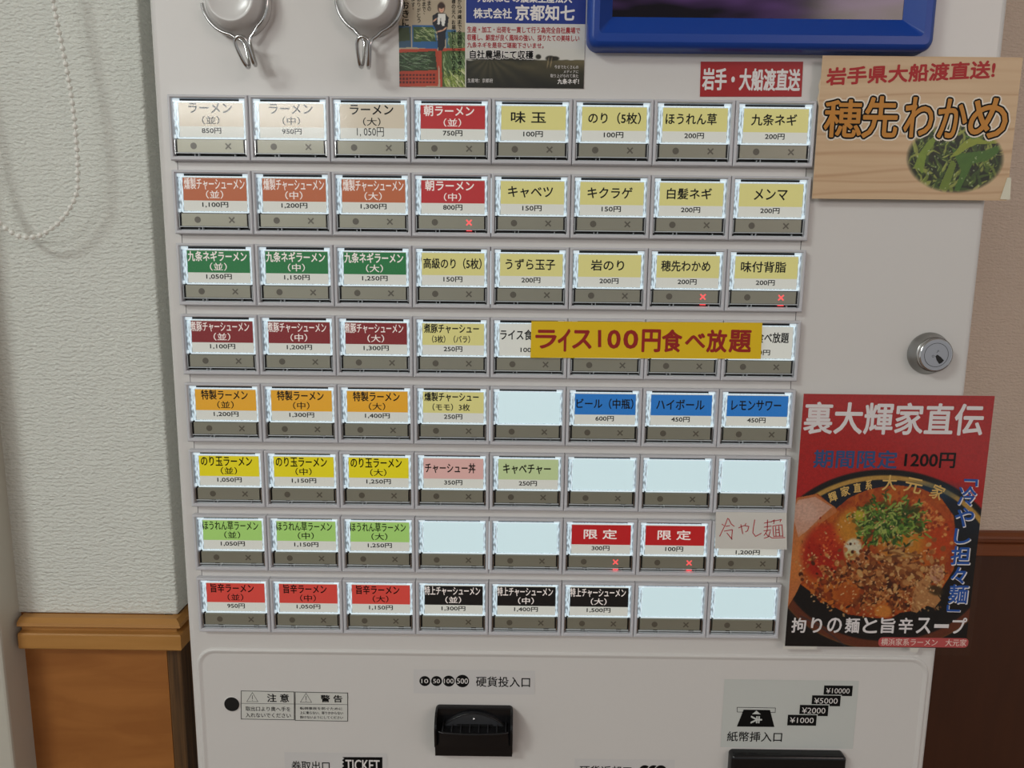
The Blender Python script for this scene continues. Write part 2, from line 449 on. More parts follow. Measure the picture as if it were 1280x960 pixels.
# frame
g = .00022
def ring(mb, o, i, yo, yi, m):                       # quads between two rectangles (u0,u1,v0,v1 in metres)
    a = [(o[0], yo, o[3]), (o[1], yo, o[3]), (o[1], yo, o[2]), (o[0], yo, o[2])]
    b = [(i[0], yi, i[3]), (i[1], yi, i[3]), (i[1], yi, i[2]), (i[0], yi, i[2])]
    mb.add(a + b, [(0, 1, 5, 4), (1, 2, 6, 5), (2, 3, 7, 6), (3, 0, 4, 7)], m)
def rc(u0, u1, v0, v1, d=0): return (cu_(u0) + d, cu_(u1) - d, cv_(v0) - d, cv_(v1) + d)
O0 = (g, CWD - g, -g * .5, -CHT + g * .5)
def ins(r, d): return (r[0] + d, r[1] - d, r[2] - d, r[3] + d)
I0 = rc(.045, .955, .048, .935)
mb = MB()
ring(mb, O0, ins(O0, 0), YB - .0005, .0006, M_frame)
ring(mb, O0, ins(O0, .0006), .0006, 0, M_frame)
ring(mb, ins(O0, .0006), ins(I0, -.0005), 0, 0, M_frame)
ring(mb, ins(I0, -.0005), I0, 0, .0006, M_frame)
ring(mb, I0, ins(I0, .0002), .0006, .0046, M_frame)
FRAME = mb.build('menu_button')
# dark slot (the well behind)
mb = MB(); mb.quad(I0[0], I0[1], I0[3], I0[2], .0044, M_dark)
for u in (.30, .345, .80): mb.box(cu_(u), cu_(u) + .0003, .0012, .0044, cv_(.925), cv_(.885), M_edge)
mb.box(cu_(.075), cu_(.93), .0020, .0044, cv_(.934), cv_(.926), M_edge)
for u in (.052, .935): mb.box(cu_(u), cu_(u) + .0005, .0015, .0044, cv_(.90), cv_(.68), M_chrome)
mb.box(cu_(.27), cu_(.33), .0010, .0044, cv_(.898), cv_(.872), M_dark)
mb.box(cu_(.76), cu_(.83), .0010, .0044, cv_(.898), cv_(.872), M_dark)
SLOT = mb.build('slot')
# light guide
mb = MB()
mb.box(cu_(.052), cu_(.948), .0030, .0042, cv_(.65), cv_(.088), M_guide)
for a, b in ((.052, .125), (.875, .948)): mb.box(cu_(a), cu_(b), .0024, .0042, cv_(.10), cv_(.052), M_bright)
mb.box(cu_(.10), cu_(.93), .0022, .0032, cv_(.660), cv_(.642), M_bright)
mb.box(cu_(.10), cu_(.93), .0024, .0032, cv_(.100), cv_(.088), M_bright)
for a in (.052, .935): mb.box(cu_(a), cu_(a) + .0009, .0020, .0032, cv_(.655), cv_(.60), M_bright)
mb.box(cu_(.098), cu_(.106), .0024, .0032, cv_(.63), cv_(.10), M_bright)
mb.box(cu_(.929), cu_(.937), .0024, .0032, cv_(.58), cv_(.10), M_bright)
GUIDE = mb.build('light_guide')
# clear cover
mb = MB()
c0 = rc(.052, .948, .085, .885)
ring(mb, c0, ins(c0, .0003), .0018, .0009, M_clear); ci = ins(c0, .0003)
mb.quad(ci[0], ci[1], ci[3], ci[2], .0009, M_clear)
for sx in (0, 1):                                    # moulded clip outline
    f_ = (lambda u: u) if not sx else (lambda u: 1 - u + .0)
    mb.line([(cu_(f_(.10)), cv_(.285)), (cu_(f_(.185)), cv_(.285)), (cu_(f_(.20)), cv_(.31)), (cu_(f_(.20)), cv_(.63))], .00022, .0008, M_clear)
mb.box(cu_(.07), cu_(.93), .0008, .0018, cv_(.886), cv_(.874), M_edge)
COVER = mb.build('clear_cover')
def bar(on):
    mb = MB(); mb.box(cu_(.088), cu_(.912), .0016, .0045, cv_(.868), cv_(.672), M_bar)
    mb.disc(cu_(.29), cv_(.77), .0021, .00155, M_mark, 20)
    cx, cz, a, t = cu_(.722), cv_(.77), .00175, .00055
    m = M_redx if on else M_mark
    for sgn in (1, -1):
        mb.line([(cx - a, cz - a * sgn), (cx + a, cz + a * sgn)], t * 1.7, .00154 - (sgn > 0) * 1e-5, m)
    if on:
        mb.box(cu_(.69), cu_(.76), .0010, .0030, cv_(.902), cv_(.894), M_led)
    return mb.build('status_bar')
BARS = {False: bar(False), True: bar(True)}

S3 = ['並', '中', '大']
def three(title, band, prices, ink, u0, u1, v0=.125, v1=.285): return [dict(b=band, t=title, s='（' + S3[i] + '）', p=prices[i], k=ink, u=(u0, u1), v=(v0, v1)) for i in range(3)]
def top(title, price, u0, u1, band='yellow', ink='k', on=False, v0=.195, v1=.365, s=None, bold=1, name=None):
    return dict(b=band, t=title, p=price, k=ink, u=(u0, u1), v=(v0, v1), on=on, s=s)
BL = dict(b=None)
rice = top('ライス食べ放題', '100円', .13, .865, 'none', v0=.2, v1=.37)
GRID = [
 three('ラーメン', 'beige', ['850円', '950円', '1, 050円'], 'k', .245, .78, .12, .265) + [dict(b='red', t='朝ラーメン', s='（並）', p='750円', k='w', u=(.16, .78), v=(.12, .275)),
  top('味 玉', '100円', .24, .67), top('のり（5枚）', '100円', .198, .845), top('ほうれん草', '200円', .155, .783), top('九条ネギ', '200円', .214, .774)],
 three('燻製チャーシューメン', 'brown', ['1,100円', '1,200円', '1,300円'], 'w', .135, .895, .12, .295) + [dict(b='red', t='朝ラーメン', s='（中）', p='800円', k='w', u=(.17, .78), v=(.12, .275), on=True),
  top('キャベツ', '150円', .213, .774), top('キクラゲ', '150円', .213, .774), top('白髪ネギ', '200円', .21, .77), top('メンマ', '200円', .305, .72)],
 three('九条ネギラーメン', 'green', ['1,050円', '1,150円', '1,250円'], 'w', .13, .88) + [
  top('高級のり（5枚）', '150円', .14, .88), top('うずら玉子', '200円', .19, .82), top('岩のり', '200円', .28, .70), top('穂先わかめ', '200円', .176, .80, on=True), top('味付背脂', '200円', .194, .765, on=True)],
 three('煮豚チャーシューメン', 'maroon', ['1,100円', '1,200円', '1,300円'], 'w', .11, .87) + [
  top('煮豚チャーシュー', '250円', .14, .85, v0=.12, v1=.27, s='（3枚）（バラ）')] + [rice] * 4,
 three('特製ラーメン', 'amber', ['1,200円', '1,300円', '1,400円'], 'k', .20, .81) + [
  top('燻製チャーシュー', '250円', .14, .85, v0=.12, v1=.27, s='（モモ）3枚'), BL, top('ビール（中瓶）', '600円', .14, .885, 'blue'), top('ハイボール', '450円', .19, .82, 'blue'), top('レモンサワー', '450円', .177, .826, 'blue')],
 three('のり玉ラーメン', 'lemon', ['1,050円', '1,150円', '1,250円'], 'k', .147, .827) + [top('チャーシュー丼', '350円', .14, .81, 'pink'), top('キャベチャー', '250円', .184, .816, 'sage'), BL, BL, BL],
 three('ほうれん草ラーメン', 'lime', ['1,050円', '1,150円', '1,250円'], 'k', .12, .87) + [BL, BL, top('限 定', '300円', .284, .73, 'red2', 'w', True), top('限 定', '100円', .284, .73, 'red2', 'w', True), dict(b='none', t=None, p='1,200円', k='k', pv=.045)],
 three('旨辛ラーメン', 'coral', ['950円', '1,050円', '1,150円'], 'k', .18, .77) + three('特上チャーシューメン', 'black', ['1,300円', '1,400円', '1,500円'], 'w', .12, .88) + [BL, BL],
]
WORD = dict(beige='beige', red='red', yellow='pale yellow', brown='brown', green='green', maroon='dark red', amber='amber', lemon='bright yellow',
            pink='pink', sage='pale green', blue='blue', lime='light green', coral='coral red', black='black', none='plain white', red2='deep red')
CARDS = {}
def card(c):
    key = (c['b'], c.get('t'), c.get('s'), c.get('p'))
    if key in CARDS: return CARDS[key]
    mb = MB(); y = .0027
    if c['b'] is None:
        mb.box(cu_(.112), cu_(.922), y, .0032, cv_(.632), cv_(.104), M_cblank)
    else:
        mb.box(cu_(.118), cu_(.918), y, .0032, cv_(.632), cv_(.106), M_cwhite)
        if c['b'] != 'none':
            mb.quad(cu_(.118), cu_(.918), cv_(.468), cv_(.116), y - .00004, cardmat(c['b'], BAND[c['b']]))
        m = M_clight if c['k'] == 'w' else M_cblack
        y2 = y - .0001
        if c.get('t'):
            u0, u1 = c['u']; v0, v1 = c['v']
            text(mb, c['t'], cu_(u0), cu_(u1), cv_(v1), cv_(v0), y2, m, bold=.00009 if len(c['t']) >= 9 else .00015, nb=4)
        if c.get('s'):
            if len(c['s']) == 3: text(mb, c['s'], cu_(.405), cu_(.62), cv_(.435), cv_(.31), y2, m, bold=.00009, nb=2)
            else: text(mb, c['s'], cu_(.245), cu_(.735), cv_(.43), cv_(.31), y2, m, bold=.0001, nb=4)
        if c['p'] == '1, 050円': text(mb, c['p'], cu_(.325), cu_(.66), cv_(.60), cv_(.455), y2, M_cblack)
        else:
            wd = .24 if len(c['p']) == 4 else .325
            pv = c.get('pv', 0)
            text(mb, c['p'], cu_(.515 - wd / 2), cu_(.515 + wd / 2), cv_(.575 + pv), cv_(.49 + pv), y2, M_cblack, bold=.0001, nb=4)
    o = mb.build('label_card'); CARDS[key] = o
    return o
used = set()
def sub(proto, parent):
    if proto.name not in used: used.add(proto.name); o = proto
    else: o = proto.copy(); scn.collection.objects.link(o)
    o.parent = parent
    return o
for r in range(8):
    zr = -r * RP
    mb = MB(); mb.box(-4 * CWD + .0004, 4 * CWD - .0004, .0046, YB - .0003, zr - CHT + .0003, zr - .0003, M_rail)
    if r in (1, 2, 4, 6): mb.box((.0 if r in (1, 2) else .0) - .00028, .00028, .0012, .0030, zr - CHT + .003, zr - .003, M_bright)  # glowing strip added to imitate light leaking through the middle gap
    part(mb.build('button_rail'))
    for c in range(8):
        d = GRID[r][c]
        b = sub(FRAME, None); b.location = ((c - 4) * CWD, 0, zr); part(b)
        on = bool(d.get('on'))
        if d['b'] is None: tx = 'blank unlabelled button glowing bluish white'
        else: tx = 'button with %s label priced %s yen' % (WORD[d['b']], d['p'].replace('円', '').replace(' ', ''))
        b['label'] = tx + (', red cross lit' if on else '')
        for pr in (SLOT, GUIDE, card(d), BARS[on], COVER): sub(pr, b)

# ---- display
def P2(px, py, y): v = at(px, py, y); return v.x, v.z
M_blue = mat('blue_bezel', (24, 68, 158), 0.34)
yd = YB - .013
dx0 = X(734, 40, YB - .006); dx1 = X(1163, 40, YB - .006); dz0 = Z(950, 66, YB - .004); dz1 = dz0 + .15
sx0, sx1, sz0 = X(765.5, 15, YB - .003), X(1129, 15, YB - .003), Z(950, 23, YB - .003); sz1 = dz1 - (sz0 - dz0)
mb = MB()
prof = [(0, YB), (0, YB - .009), (.0012, YB - .012), (.0035, yd)]
slab(mb, dx0, dx1, dz0, dz1, .007, prof, M_blue, cap=False)
# sloping inner faces to the screen
O = (dx0 + .0035, dx1 - .0035, dz1 - .0035, dz0 + .0035)
rr = rrect(O[0], O[1], O[3], O[2], .0035, 8); k = len(rr)
m_in = (sx0, sx1, sz1, sz0)
def clampin(p):
    return (min(max(p[0], sx0), sx1), min(max(p[1], sz0), sz1))
mid = [(p[0] * .72 + clampin(p)[0] * .28, p[1] * .72 + clampin(p)[1] * .28) for p in rr]
vs = [(p[0], yd, p[1]) for p in rr] + [(p[0], yd + .0003, p[1]) for p in mid] + [(*clampin(p)[:1], YB - .003, clampin(p)[1]) for p in rr]
fs = []
for a in range(2):
    for j in range(k):
        j2 = (j + 1) % k; fs.append((a * k + j, a * k + j2, (a + 1) * k + j2, (a + 1) * k + j))
mb.add(vs, fs, M_blue)
disp = part(mb.build('display_bezel')); disp['label'] = 'blue bevelled frame around the screen'
M_scr = mat('screen_glass_reflection', (14, 12, 20), 0.12); nn, ll, bb = nodes(M_scr)
tc = nn.new('ShaderNodeTexCoord'); mp = nn.new('ShaderNodeMapping'); mp.inputs['Scale'].default_value = (9, 1, 30); mp.inputs['Rotation'].default_value = (0, .5, 0)
no = nn.new('ShaderNodeTexNoise'); no.inputs['Scale'].default_value = 1.6; no.inputs['Detail'].default_value = 2
cr = nn.new('ShaderNodeValToRGB'); cr.color_ramp.elements[0].position = .42; cr.color_ramp.elements[0].color = (*lin((8, 6, 14)), 1)
cr.color_ramp.elements[1].position = .75; cr.color_ramp.elements[1].color = (*lin((96, 62, 118)), 1)
ll.new(tc.outputs['Object'], mp.inputs[0]); ll.new(mp.outputs[0], no.inputs[0]); ll.new(no.outputs[0], cr.inputs[0]); ll.new(cr.outputs[0], bb.inputs['Emission Color'])
bb.inputs['Emission Strength'].default_value = .6  # faint purple reflection on the glass, made as its own glow
mb = MB(); mb.quad(sx0 - .0005, sx1 + .0005, sz0 - .0005, sz1 + .0005, YB - .0028, M_scr); mb.box(sx0 - .0005, sx1 + .0005, YB - .0027, YB, sz0 - .0005, sz1 + .0005, M_dark)
part(mb.build('display_screen'))

# ---- lock
lx, lz = P2(1160, 441.5, YB)
M_steel = mat('brushed_steel', (168, 168, 166), 0.3, 1.0)
mb = MB(); mb.lathe(lx, lz, [(.0142, YB + .0005), (.0142, YB - .0012), (.0136, YB - .0018), (.0118, YB - .0065), (.0114, YB - .0072)], M_steel, 48)
lock = part(mb.build('lock'))
mb = MB(); mb.lathe(lx, lz, [(.0112, YB - .007), (.0112, YB - .0095), (.0106, YB - .0101)], M_chrome, 48)
M_lf = mat('lock_face', (176, 180, 188), 0.35, .6)
mb.disc(lx, lz, .0104, YB - .01015, M_lf, 48)
n_ = 48; ringp = [(lx + .0079 * math.cos(2 * math.pi * i / n_), lz + .0079 * math.sin(2 * math.pi * i / n_)) for i in range(n_)]
mb.line(ringp, .0003, YB - .01020, M_dark, True)
mb.line([(lx + .0112 * math.cos(2 * math.pi * i / n_), lz + .0112 * math.sin(2 * math.pi * i / n_)) for i in range(n_)], .0006, YB - .0093, M_dark, True)
a_ = -math.pi / 4 - .1
def rt(u, v): return (lx + u * math.cos(a_) - v * math.sin(a_), lz + u * math.sin(a_) + v * math.cos(a_))
mb.poly([rt(.0002, -.0009), rt(.003, -.0018), rt(.0062, -.0019), (rt(.0066, 0)), rt(.0062, .0019), rt(.003, .0016), rt(.0002, .0007)], YB - .01022, M_dark)
mb.line([(lx - .0021 + .0007 * math.cos(t * .7), lz - .0008 + .0007 * math.sin(t * .7)) for t in range(9)], .0002, YB - .01022, M_dark, True)
mb.line([rt(-.001, .001), (lx + .0002, lz + .0016), (lx + .0012, lz + .0034)], .00025, YB - .01022, M_dark)
mb.line([(lx + .0004, lz + .0026), (lx + .0018, lz + .0026)], .00025, YB - .01022, M_dark)
o = mb.build('lock_cylinder'); o.parent = lock

# ---- stickers and marks of the lower door
M_stk = mat('sticker_grey', (205, 208, 204), 0.45)
M_stk2 = mat('sticker_clear', (214, 212, 211), 0.4)
Y1, Y2, Y3 = YD - .00012, YD - .0002, YD - .0003
hx, hz = P2(290, 880, YD)
mb = MB(); mb.lathe(hx, hz, [(.0062, YD), (.0060, YD - .0003), (.0056, YD - .0003)], M_body, 32); mb.disc(hx, hz, .0056, YD - .00035, M_dark, 32)
part(mb.build('round_hole'))
def warn(name, x0, x1, y0, y1, hd, big, lines, txr, tri, lab):
    mb = MB(); prect(mb, x0, x1, y0, y1, Y1, mat('warning_sticker', (214, 214, 208), .5))
    c = lambda p: pp(p, Y2)
    q = pp([(x0, y0), (x1, y0 + (x1 - x0) * .02), (x1, y1), (x0, y1 - 1)], Y2)
    mb.line(q, .00042, Y2, M_ink, True); mb.line(pp([(x0, hd), (x1, hd + .8)], Y2), .0003, Y2, M_ink)
    t = pp([(tri, hd - 2.2), (tri + 14, hd - 2), (tri + 7, hd - 13.5)], Y2); mb.line(t, .0003, Y2, M_ink, True)
    mb.line(pp([(tri + 7, hd - 10), (tri + 7, hd - 5)], Y2), .0004, Y2, M_ink); mb.disc(*P2(tri + 7, hd - 3.6, Y2), .0003, Y2, M_ink, 8)
    ptext(mb, big, *txr, Y2, M_ink, bold=.00016)
    for s, a, b_, c_, d_ in lines: ptext(mb, s, a, b_, c_, d_, Y2, M_ink, bold=.00006, nb=2)
    o = part(mb.build(name)); o['label'] = lab
warn('warning_label', 301.5, 367.8, 863.6, 899.8, 879.2, '注 意', [('取出口より奥へ手を', 307, 363, 883.3, 889), ('入れないでください', 307, 363.4, 891.3, 897)], (334, 361, 867.5, 877.5), 308.5, 'caution label with warning triangle')
warn('warning_label', 369, 434.5, 865, 901.5, 880, '警 告', [('転倒事故を防ぐために', 375, 428, 884, 887.4), ('上に乗らない、寄りかからない', 375, 428.8, 889.3, 893), ('掛けないようにしてください', 375, 428.8, 895, 898.5)], (401, 427.7, 869, 877.8), 375.5, 'second caution label with three small lines')
# coins
mb = MB(); prect(mb, 517, 668.5, 837.5, 867.5, Y1, M_stk2)
for cx, r_, s in ((531, 7.2, '10'), (545.7, 7.2, '50'), (561, 7.9, '100'), (578, 9, '500')):
    x_, z_ = P2(cx, 851.3, Y2); k = r_ * .000535 * 1.03
    mb.disc(x_ - .0003, z_, k * 1.06, Y2, M_stk2, 28); mb.disc(x_, z_, k, Y2 - .00003, M_ink, 28)
    wd = k * (.62 if len(s) == 2 else .80)
    text(mb, s, x_ - wd, x_ + wd, z_ - k * .42, z_ + k * .42, Y2 - .00006, M_white_ink, bold=.00004, nb=2)
ptext(mb, '硬貨投入口', 595, 662.5, 846, 858.7, Y2, M_ink, bold=.0001, nb=4)
part(mb.build('coin_label'))
# ticket outlet label
mb = MB(); prect(mb, 356, 484, 941, 973, Y1, M_stk2)
ptext(mb, '券取出口', 364.5, 412, 951.5, 963.5, Y2, M_ink, bold=.0001)
zz = [(478, 946.5), (478, 969), (428, 968.5)] + [(430 - (i % 2) * 2.5, 966.5 - i * 2.3) for i in range(9)] + [(428, 946.3)]
mb.poly(pp(zz, Y2), Y2, M_ink)
ptext(mb, 'TICKET', 432, 474.5, 950, 963, Y2 - .00005, M_white_ink, bold=.00014)
part(mb.build('ticket_label'))
mb = MB(); prect(mb, 718, 843, 949, 976, Y1, M_stk2)
ptext(mb, '硬貨返却口', 724.5, 789, 957.5, 970, Y2, M_ink, bold=.0001)
for cx in (806, 817, 826):
    x_, z_ = P2(cx, 963, Y2); mb.disc(x_ - .0004, z_, .0046, Y2 - (cx - 806) * 4e-6, M_stk2); mb.disc(x_, z_, .0043, Y2 - (cx - 806) * 4e-6 - 2e-5, M_ink)
x_, z_ = P2(806, 963, Y2)
mb.disc(x_ - .0014, z_ + .0012, .0008, Y2 - 2.5e-4, M_stk2, 12); mb.disc(x_ + .0012, z_ + .0012, .0008, Y2 - 2.5e-4, M_stk2, 12)
part(mb.build('coin_return_label'))
# banknote label
mb = MB(); prect(mb, 903, 1070, 850, 935, Y1, M_stk)
mb.line(pp([(921.5, 884.2), (969.3, 885), (969, 890.6), (921.5, 890)], Y2), .0004, Y2, M_ink, True)
mb.poly(pp([(929.5, 887), (962.5, 887.5), (968, 908.7), (921, 908.2)], Y2), Y2 - .00003, M_ink)
mb.poly(pp([(940, 892.6), (951, 892.8), (945.5, 888.2)], Y2), Y2 - .00008, M_stk)
x_, z_ = P2(945.5, 899.5, Y2); text(mb, '¥', x_ - .0030, x_ + .0030, z_ - .0040, z_ + .0040, Y2 - .0001, M_stk, bold=.0002, rot=math.pi / 2)
ptext(mb, '紙幣挿入口', 909, 977.5, 914.7, 927, Y2, M_ink, bold=.0001)
for i, (a, b_, c_, d_, s) in enumerate(((1029.7, 1065.6, 857, 870, '¥10000'), (1014.7, 1050.6, 869.3, 882.7, '¥5000'), (999.4, 1035.3, 881.3, 895, '¥2000'), (984.4, 1020.6, 893.6, 907, '¥1000'))):
    yy = Y2 - .00006 * i; prect(mb, a - 1, b_ + 1, c_ - 1, d_ + .6, yy, M_stk); prect(mb, a, b_, c_, d_, yy - .00002, M_ink)
    ptext(mb, s, a + 3, b_ - 3.5, c_ + 3.2, d_ - 3.2, yy - .00004, M_white_ink)
part(mb.build('banknote_label'))

# ---- coin slot: scooped tray in black plastic
M_bp = mat('black_plastic', (22, 22, 24), 0.2); M_bp2 = mat('black_plastic_matt', (54, 55, 58), 0.35)
cx0, cx1 = X(545, 915, YD), X(641, 915, YD); cz1, cz0 = Z(592, 881, YD), Z(592, 942, YD)
cw = cx1 - cx0; ch = cz1 - cz0
mb = MB(); slab(mb, cx0, cx1, cz0, cz1, .003, [(0, YD), (0, YD - .003), (.0008, YD - .004)], M_bp)
cs = part(mb.build('coin_slot'))
d_ = .0155
zl = Z(592, 917, YD - .015); zm = Z(592, 933, YD - .012); zbt = Z(592, 946, YD - .010); zf = Z(592, 905, YD - .004)
mb = MB()
for x in (cx0 + .0003, cx1 - .0018):                  # side cheeks: curved outline in the y-z plane
    pr = []
    for i in range(13):
        a = math.radians(90 * i / 12)
        pr.append((YD - .003 - (d_ - .003) * math.sin(a) ** .8, cz1 - .001 - (cz1 - zl - .0012) * (1 - math.cos(a))))
    pr += [(YD - d_ * .90, zm + .0004), (YD - d_ * .66, zm), (YD - d_ * .60, zbt), (YD - .003, zbt)]
    n = len(pr); vs = [(x, p[0], p[1]) for p in pr] + [(x + .0015, p[0], p[1]) for p in pr]
    mb.add(vs, [tuple(range(n)), tuple(range(2 * n - 1, n - 1, -1))] + [(i, i + n, (i + 1) % n + n, (i + 1) % n) for i in range(n)], M_bp)
o = mb.build('cheek'); o.parent = cs; o.matrix_parent_inverse = Matrix.Identity(4)
mb = MB()
# tray floor sloping back, front lip bowed forward, and the lower wall
N = 14; top_ = []; low = []; low2 = []; bot = []; bk = []
for i in range(N + 1):
    t = i / N; x = cx0 + .0005 + (cw - .001) * t; bow = math.sin(math.pi * t) ** .35 if 0 < t < 1 else 0
    top_.append((x, YD - d_ * (.80 + .20 * bow), zl + .0008 - .0012 * bow))
    low.append((x, YD - d_ * (.74 + .16 * bow), zm))
    low2.append((x, YD - d_ * .68, zm - .0004)); bot.append((x, YD - d_ * .60, zbt)); bk.append((x, YD - .004, zf))
bot2 = [(p[0], YD - .003, p[2]) for p in bot]
vs = bk + top_ + low + low2 + bot + bot2; K = N + 1; fs = []
for a in range(5):
    for i in range(N): fs.append((a * K + i, (a + 1) * K + i, (a + 1) * K + i + 1, a * K + i + 1))
mb.add(vs, fs, M_bp)
mb.tube(top_, .0008, M_bp, 6)
o = mb.build('tray'); o.parent = cs
for i in range(8):
    t = .10 + .115 * i; x = cx0 + cw * t; mb = MB()
    vs = [(x, YD - .004, zf + .0016), (x, YD - d_ * .88, zl + .0012), (x, YD - d_ * .88, zl - .0006), (x, YD - .004, zf - .0006)]
    mb.add(vs + [(v[0] + .0006, v[1], v[2]) for v in vs], [(0, 1, 2, 3), (7, 6, 5, 4), (0, 4, 5, 1), (1, 5, 6, 2), (2, 6, 7, 3), (3, 7, 4, 0)], M_bp2)
    o = mb.build('rib'); o.parent = cs
mb = MB()                                             # arched hood with the slit below it
A = [(cx0 + cw * (.06 + .88 * i / 20), cz1 - ch * (.40 - .33 * math.sin(math.pi * i / 20) ** .8)) for i in range(21)]
mb.prism(A, YD - .0062, YD - .0038, M_bp2)
mb.tube([(p[0], YD - .0064, p[1]) for p in A], .0005, M_bp, 6)
mb.box(cx0 + cw * .28, cx0 + cw * .74, YD - .0068, YD - .006, cz1 - ch * .45, cz1 - ch * .29, M_dark)
sx_, sz_ = cx0 + cw * .50, cz1 - ch * .17
mb.lathe(sx_, sz_, [(.0011, YD - .006), (.0011, YD - .0072), (.0006, YD - .0078)], M_chrome, 14)
o = mb.build('hood'); o.parent = cs
# banknote inlet
nx0, nx1, nz1 = X(912, 945, YD - .003), X(1055, 945, YD - .003), Z(983, 938.5, YD - .0015)
mb = MB(); slab(mb, nx0, nx1, nz1 - .055, nz1, .003, [(0, YD), (0, YD - .0065), (.001, YD - .0078), (.003, YD - .0080)], M_bp)
ns = part(mb.build('banknote_slot'))
mb = MB(); mb.box(nx0 + .008, nx1 - .008, YD - .0087, YD - .0078, nz1 - .024, nz1 - .020, M_dark); mb.box(nx0 + .006, nx1 - .006, YD - .012, YD - .0078, nz1 - .028, nz1 - .025, M_bp2)
o = mb.build('inlet_mouth'); o.parent = ns

# ------------------------------------------------------------------ suction hooks
M_hookw = mat('hook_white', (222, 220, 218), 0.22)
M_wire = mat('hook_wire', (205, 205, 205), 0.14, 1.0)
def hook(px, py, tilt, lab):
    x, z = P2(px, py, YB)
    root = empty('suction_hook', (x, YB, z)); root.rotation_euler = (0, tilt, 0)
    tag(root, lab, 'hook', 'suction hooks at the top of the machine')
    R_ = .0208
    mb = MB(); mb.lathe(0, 0, [(R_, -.0003), (R_ * .99, -.0014), (R_ * .93, -.005), (R_ * .86, -.009), (R_ * .80, -.0125), (R_ * .74, -.0150), (R_ * .70, -.0158), (R_ * .685, -.0160), (R_ * .60, -.0152), (R_ * .4, -.0143), (R_ * .15, -.0140)], M_hookw, 64)
    mb.build('suction_cup', root)
    W_ = .0014
    yw_ = -.0075; pts = []
    def arc(s):
        p = []
        for i in range(15):
            a = math.radians(190 - 82 * i / 14) if s < 0 else 0
            p.append(a)
        return p
    rw = R_ * .985
    left = [(rw * math.cos(math.radians(a)), yw_, rw * math.sin(math.radians(a))) for a in range(170, 246, 5)]
    right = [(-p[0], p[1], p[2]) for p in left][::-1]
    nl = [(-.0060, yw_, -.0215), (-.0030, yw_, -.0234), (-.0016, yw_ - .0003, -.0262), (-.0016, yw_ - .001, -.031), (-.0019, yw_ - .0025, -.0385), (-.0022, yw_ - .0045, -.0415), (-.0024, yw_ - .0075, -.0425), (-.0027, yw_ - .0105, -.0408), (-.0034, yw_ - .013, -.035), (-.0036, yw_ - .0145, -.030), (-.0028, yw_ - .0152, -.0275), (0, yw_ - .0156, -.0262)]
    nr = [(-p[0], p[1], p[2]) for p in nl][::-1][1:]
    P_ = left + nl + nr + right
    # smooth
    for _ in range(2):
        Q = [P_[0]]
        for a, b in zip(P_[:-1], P_[1:]):
            Q += [tuple(a[i] * .75 + b[i] * .25 for i in range(3)), tuple(a[i] * .25 + b[i] * .75 for i in range(3))]
        P_ = Q + [P_[-1]]
    mb = MB(); mb.tube(P_, W_ * .82, M_wire, 8)
    # ends hooked into the cup
    mb.build('wire_hook', root)
    return root
hook(298.5, 5.5, -.27, 'white suction hook with chrome wire, left of the two at the top')
hook(464, 4, .05, 'white suction hook with chrome wire beside the green onion poster')

# ------------------------------------------------------------------ hanging bead chain of the roller blind
yc = YL - .019
cp = [(62, -30), (66, 0), (70, 22), (77, 55), (84, 90), (90, 125), (94, 160), (97, 200), (97, 235), (95, 244), (92, 252), (84, 266), (73, 279), (60, 289), (48, 295), (35, 297), (22, 295), (10, 288), (0, 279), (-10, 265), (-22, 240), (-34, 200), (-48, 130), (-60, 60), (-74, -30)]
C3 = [at(a, b, yc) for a, b in cp]
seg = [0.0]
for a, b in zip(C3[:-1], C3[1:]): seg.append(seg[-1] + (b - a).length)
mb = MB(); M_bead = mat('bead_white', (244, 243, 236), 0.3); step = .00525; s = 0.0; i = 0
line_pts = []
while s < seg[-1]:
    while seg[i + 1] < s: i += 1
    t = (s - seg[i]) / (seg[i + 1] - seg[i]); p = C3[i].lerp(C3[i + 1], t); line_pts.append(p)
    n1, n2, r = 8, 6, .00195; vs = []; fs = []
    for a in range(n2 + 1):
        th = math.pi * a / n2
        for b in range(n1): vs.append((p.x + r * math.sin(th) * math.cos(2 * math.pi * b / n1), p.y + r * math.sin(th) * math.sin(2 * math.pi * b / n1), p.z + r * math.cos(th)))
    for a in range(n2):
        for b in range(n1): fs.append((a * n1 + b, (a + 1) * n1 + b, (a + 1) * n1 + (b + 1) % n1, a * n1 + (b + 1) % n1))
    mb.add(vs, fs, M_bead, True); s += step
bead_mb = mb
mb = MB(); mb.tube(line_pts, .0005, M_bead, 6)
ch_ = mb.build('blind_chain'); tag(ch_, 'white bead pull chain hanging in a loop over the wallpaper', 'chain')
o = bead_mb.build('beads', ch_); o['kind'] = 'stuff'

# ------------------------------------------------------------------ posters
YP = YB - .0018
rng = random.Random(3)
# --- ramen poster
yP = -.0012
x0, x1 = (X(1003, 494, yP) + X(982.5, 807, yP)) / 2, (X(1238.5, 494, yP) + X(1212, 808, yP)) / 2
z1, z0 = Z(1120, 493.5, yP), Z(1097, 809, yP)
cv = Canvas(x0, x1, z0, z1, yP, .00036, (186, 34, 32))
U, V = cv.U, cv.V
def emask(cx, cy, rx, ry, soft=.02): return np.clip((1 - np.sqrt(((U - cx) / rx) ** 2 + ((V - cy) / ry) ** 2)) / soft + .5, 0, 1)
def dark_low(): return (V > 700).astype(float)
bc = (1106, 703)
cv.mask(np.clip((V - 700) / 20, 0, 1), (8, 8, 10))
cv.mask(emask(bc[0], bc[1], 148, 116), (10, 11, 14))
rimn = cv.noise(30, 4)
cv.mask(emask(bc[0], bc[1], 141, 109) * (1 - emask(bc[0], bc[1], 133.5, 103)), (198, 152, 74))
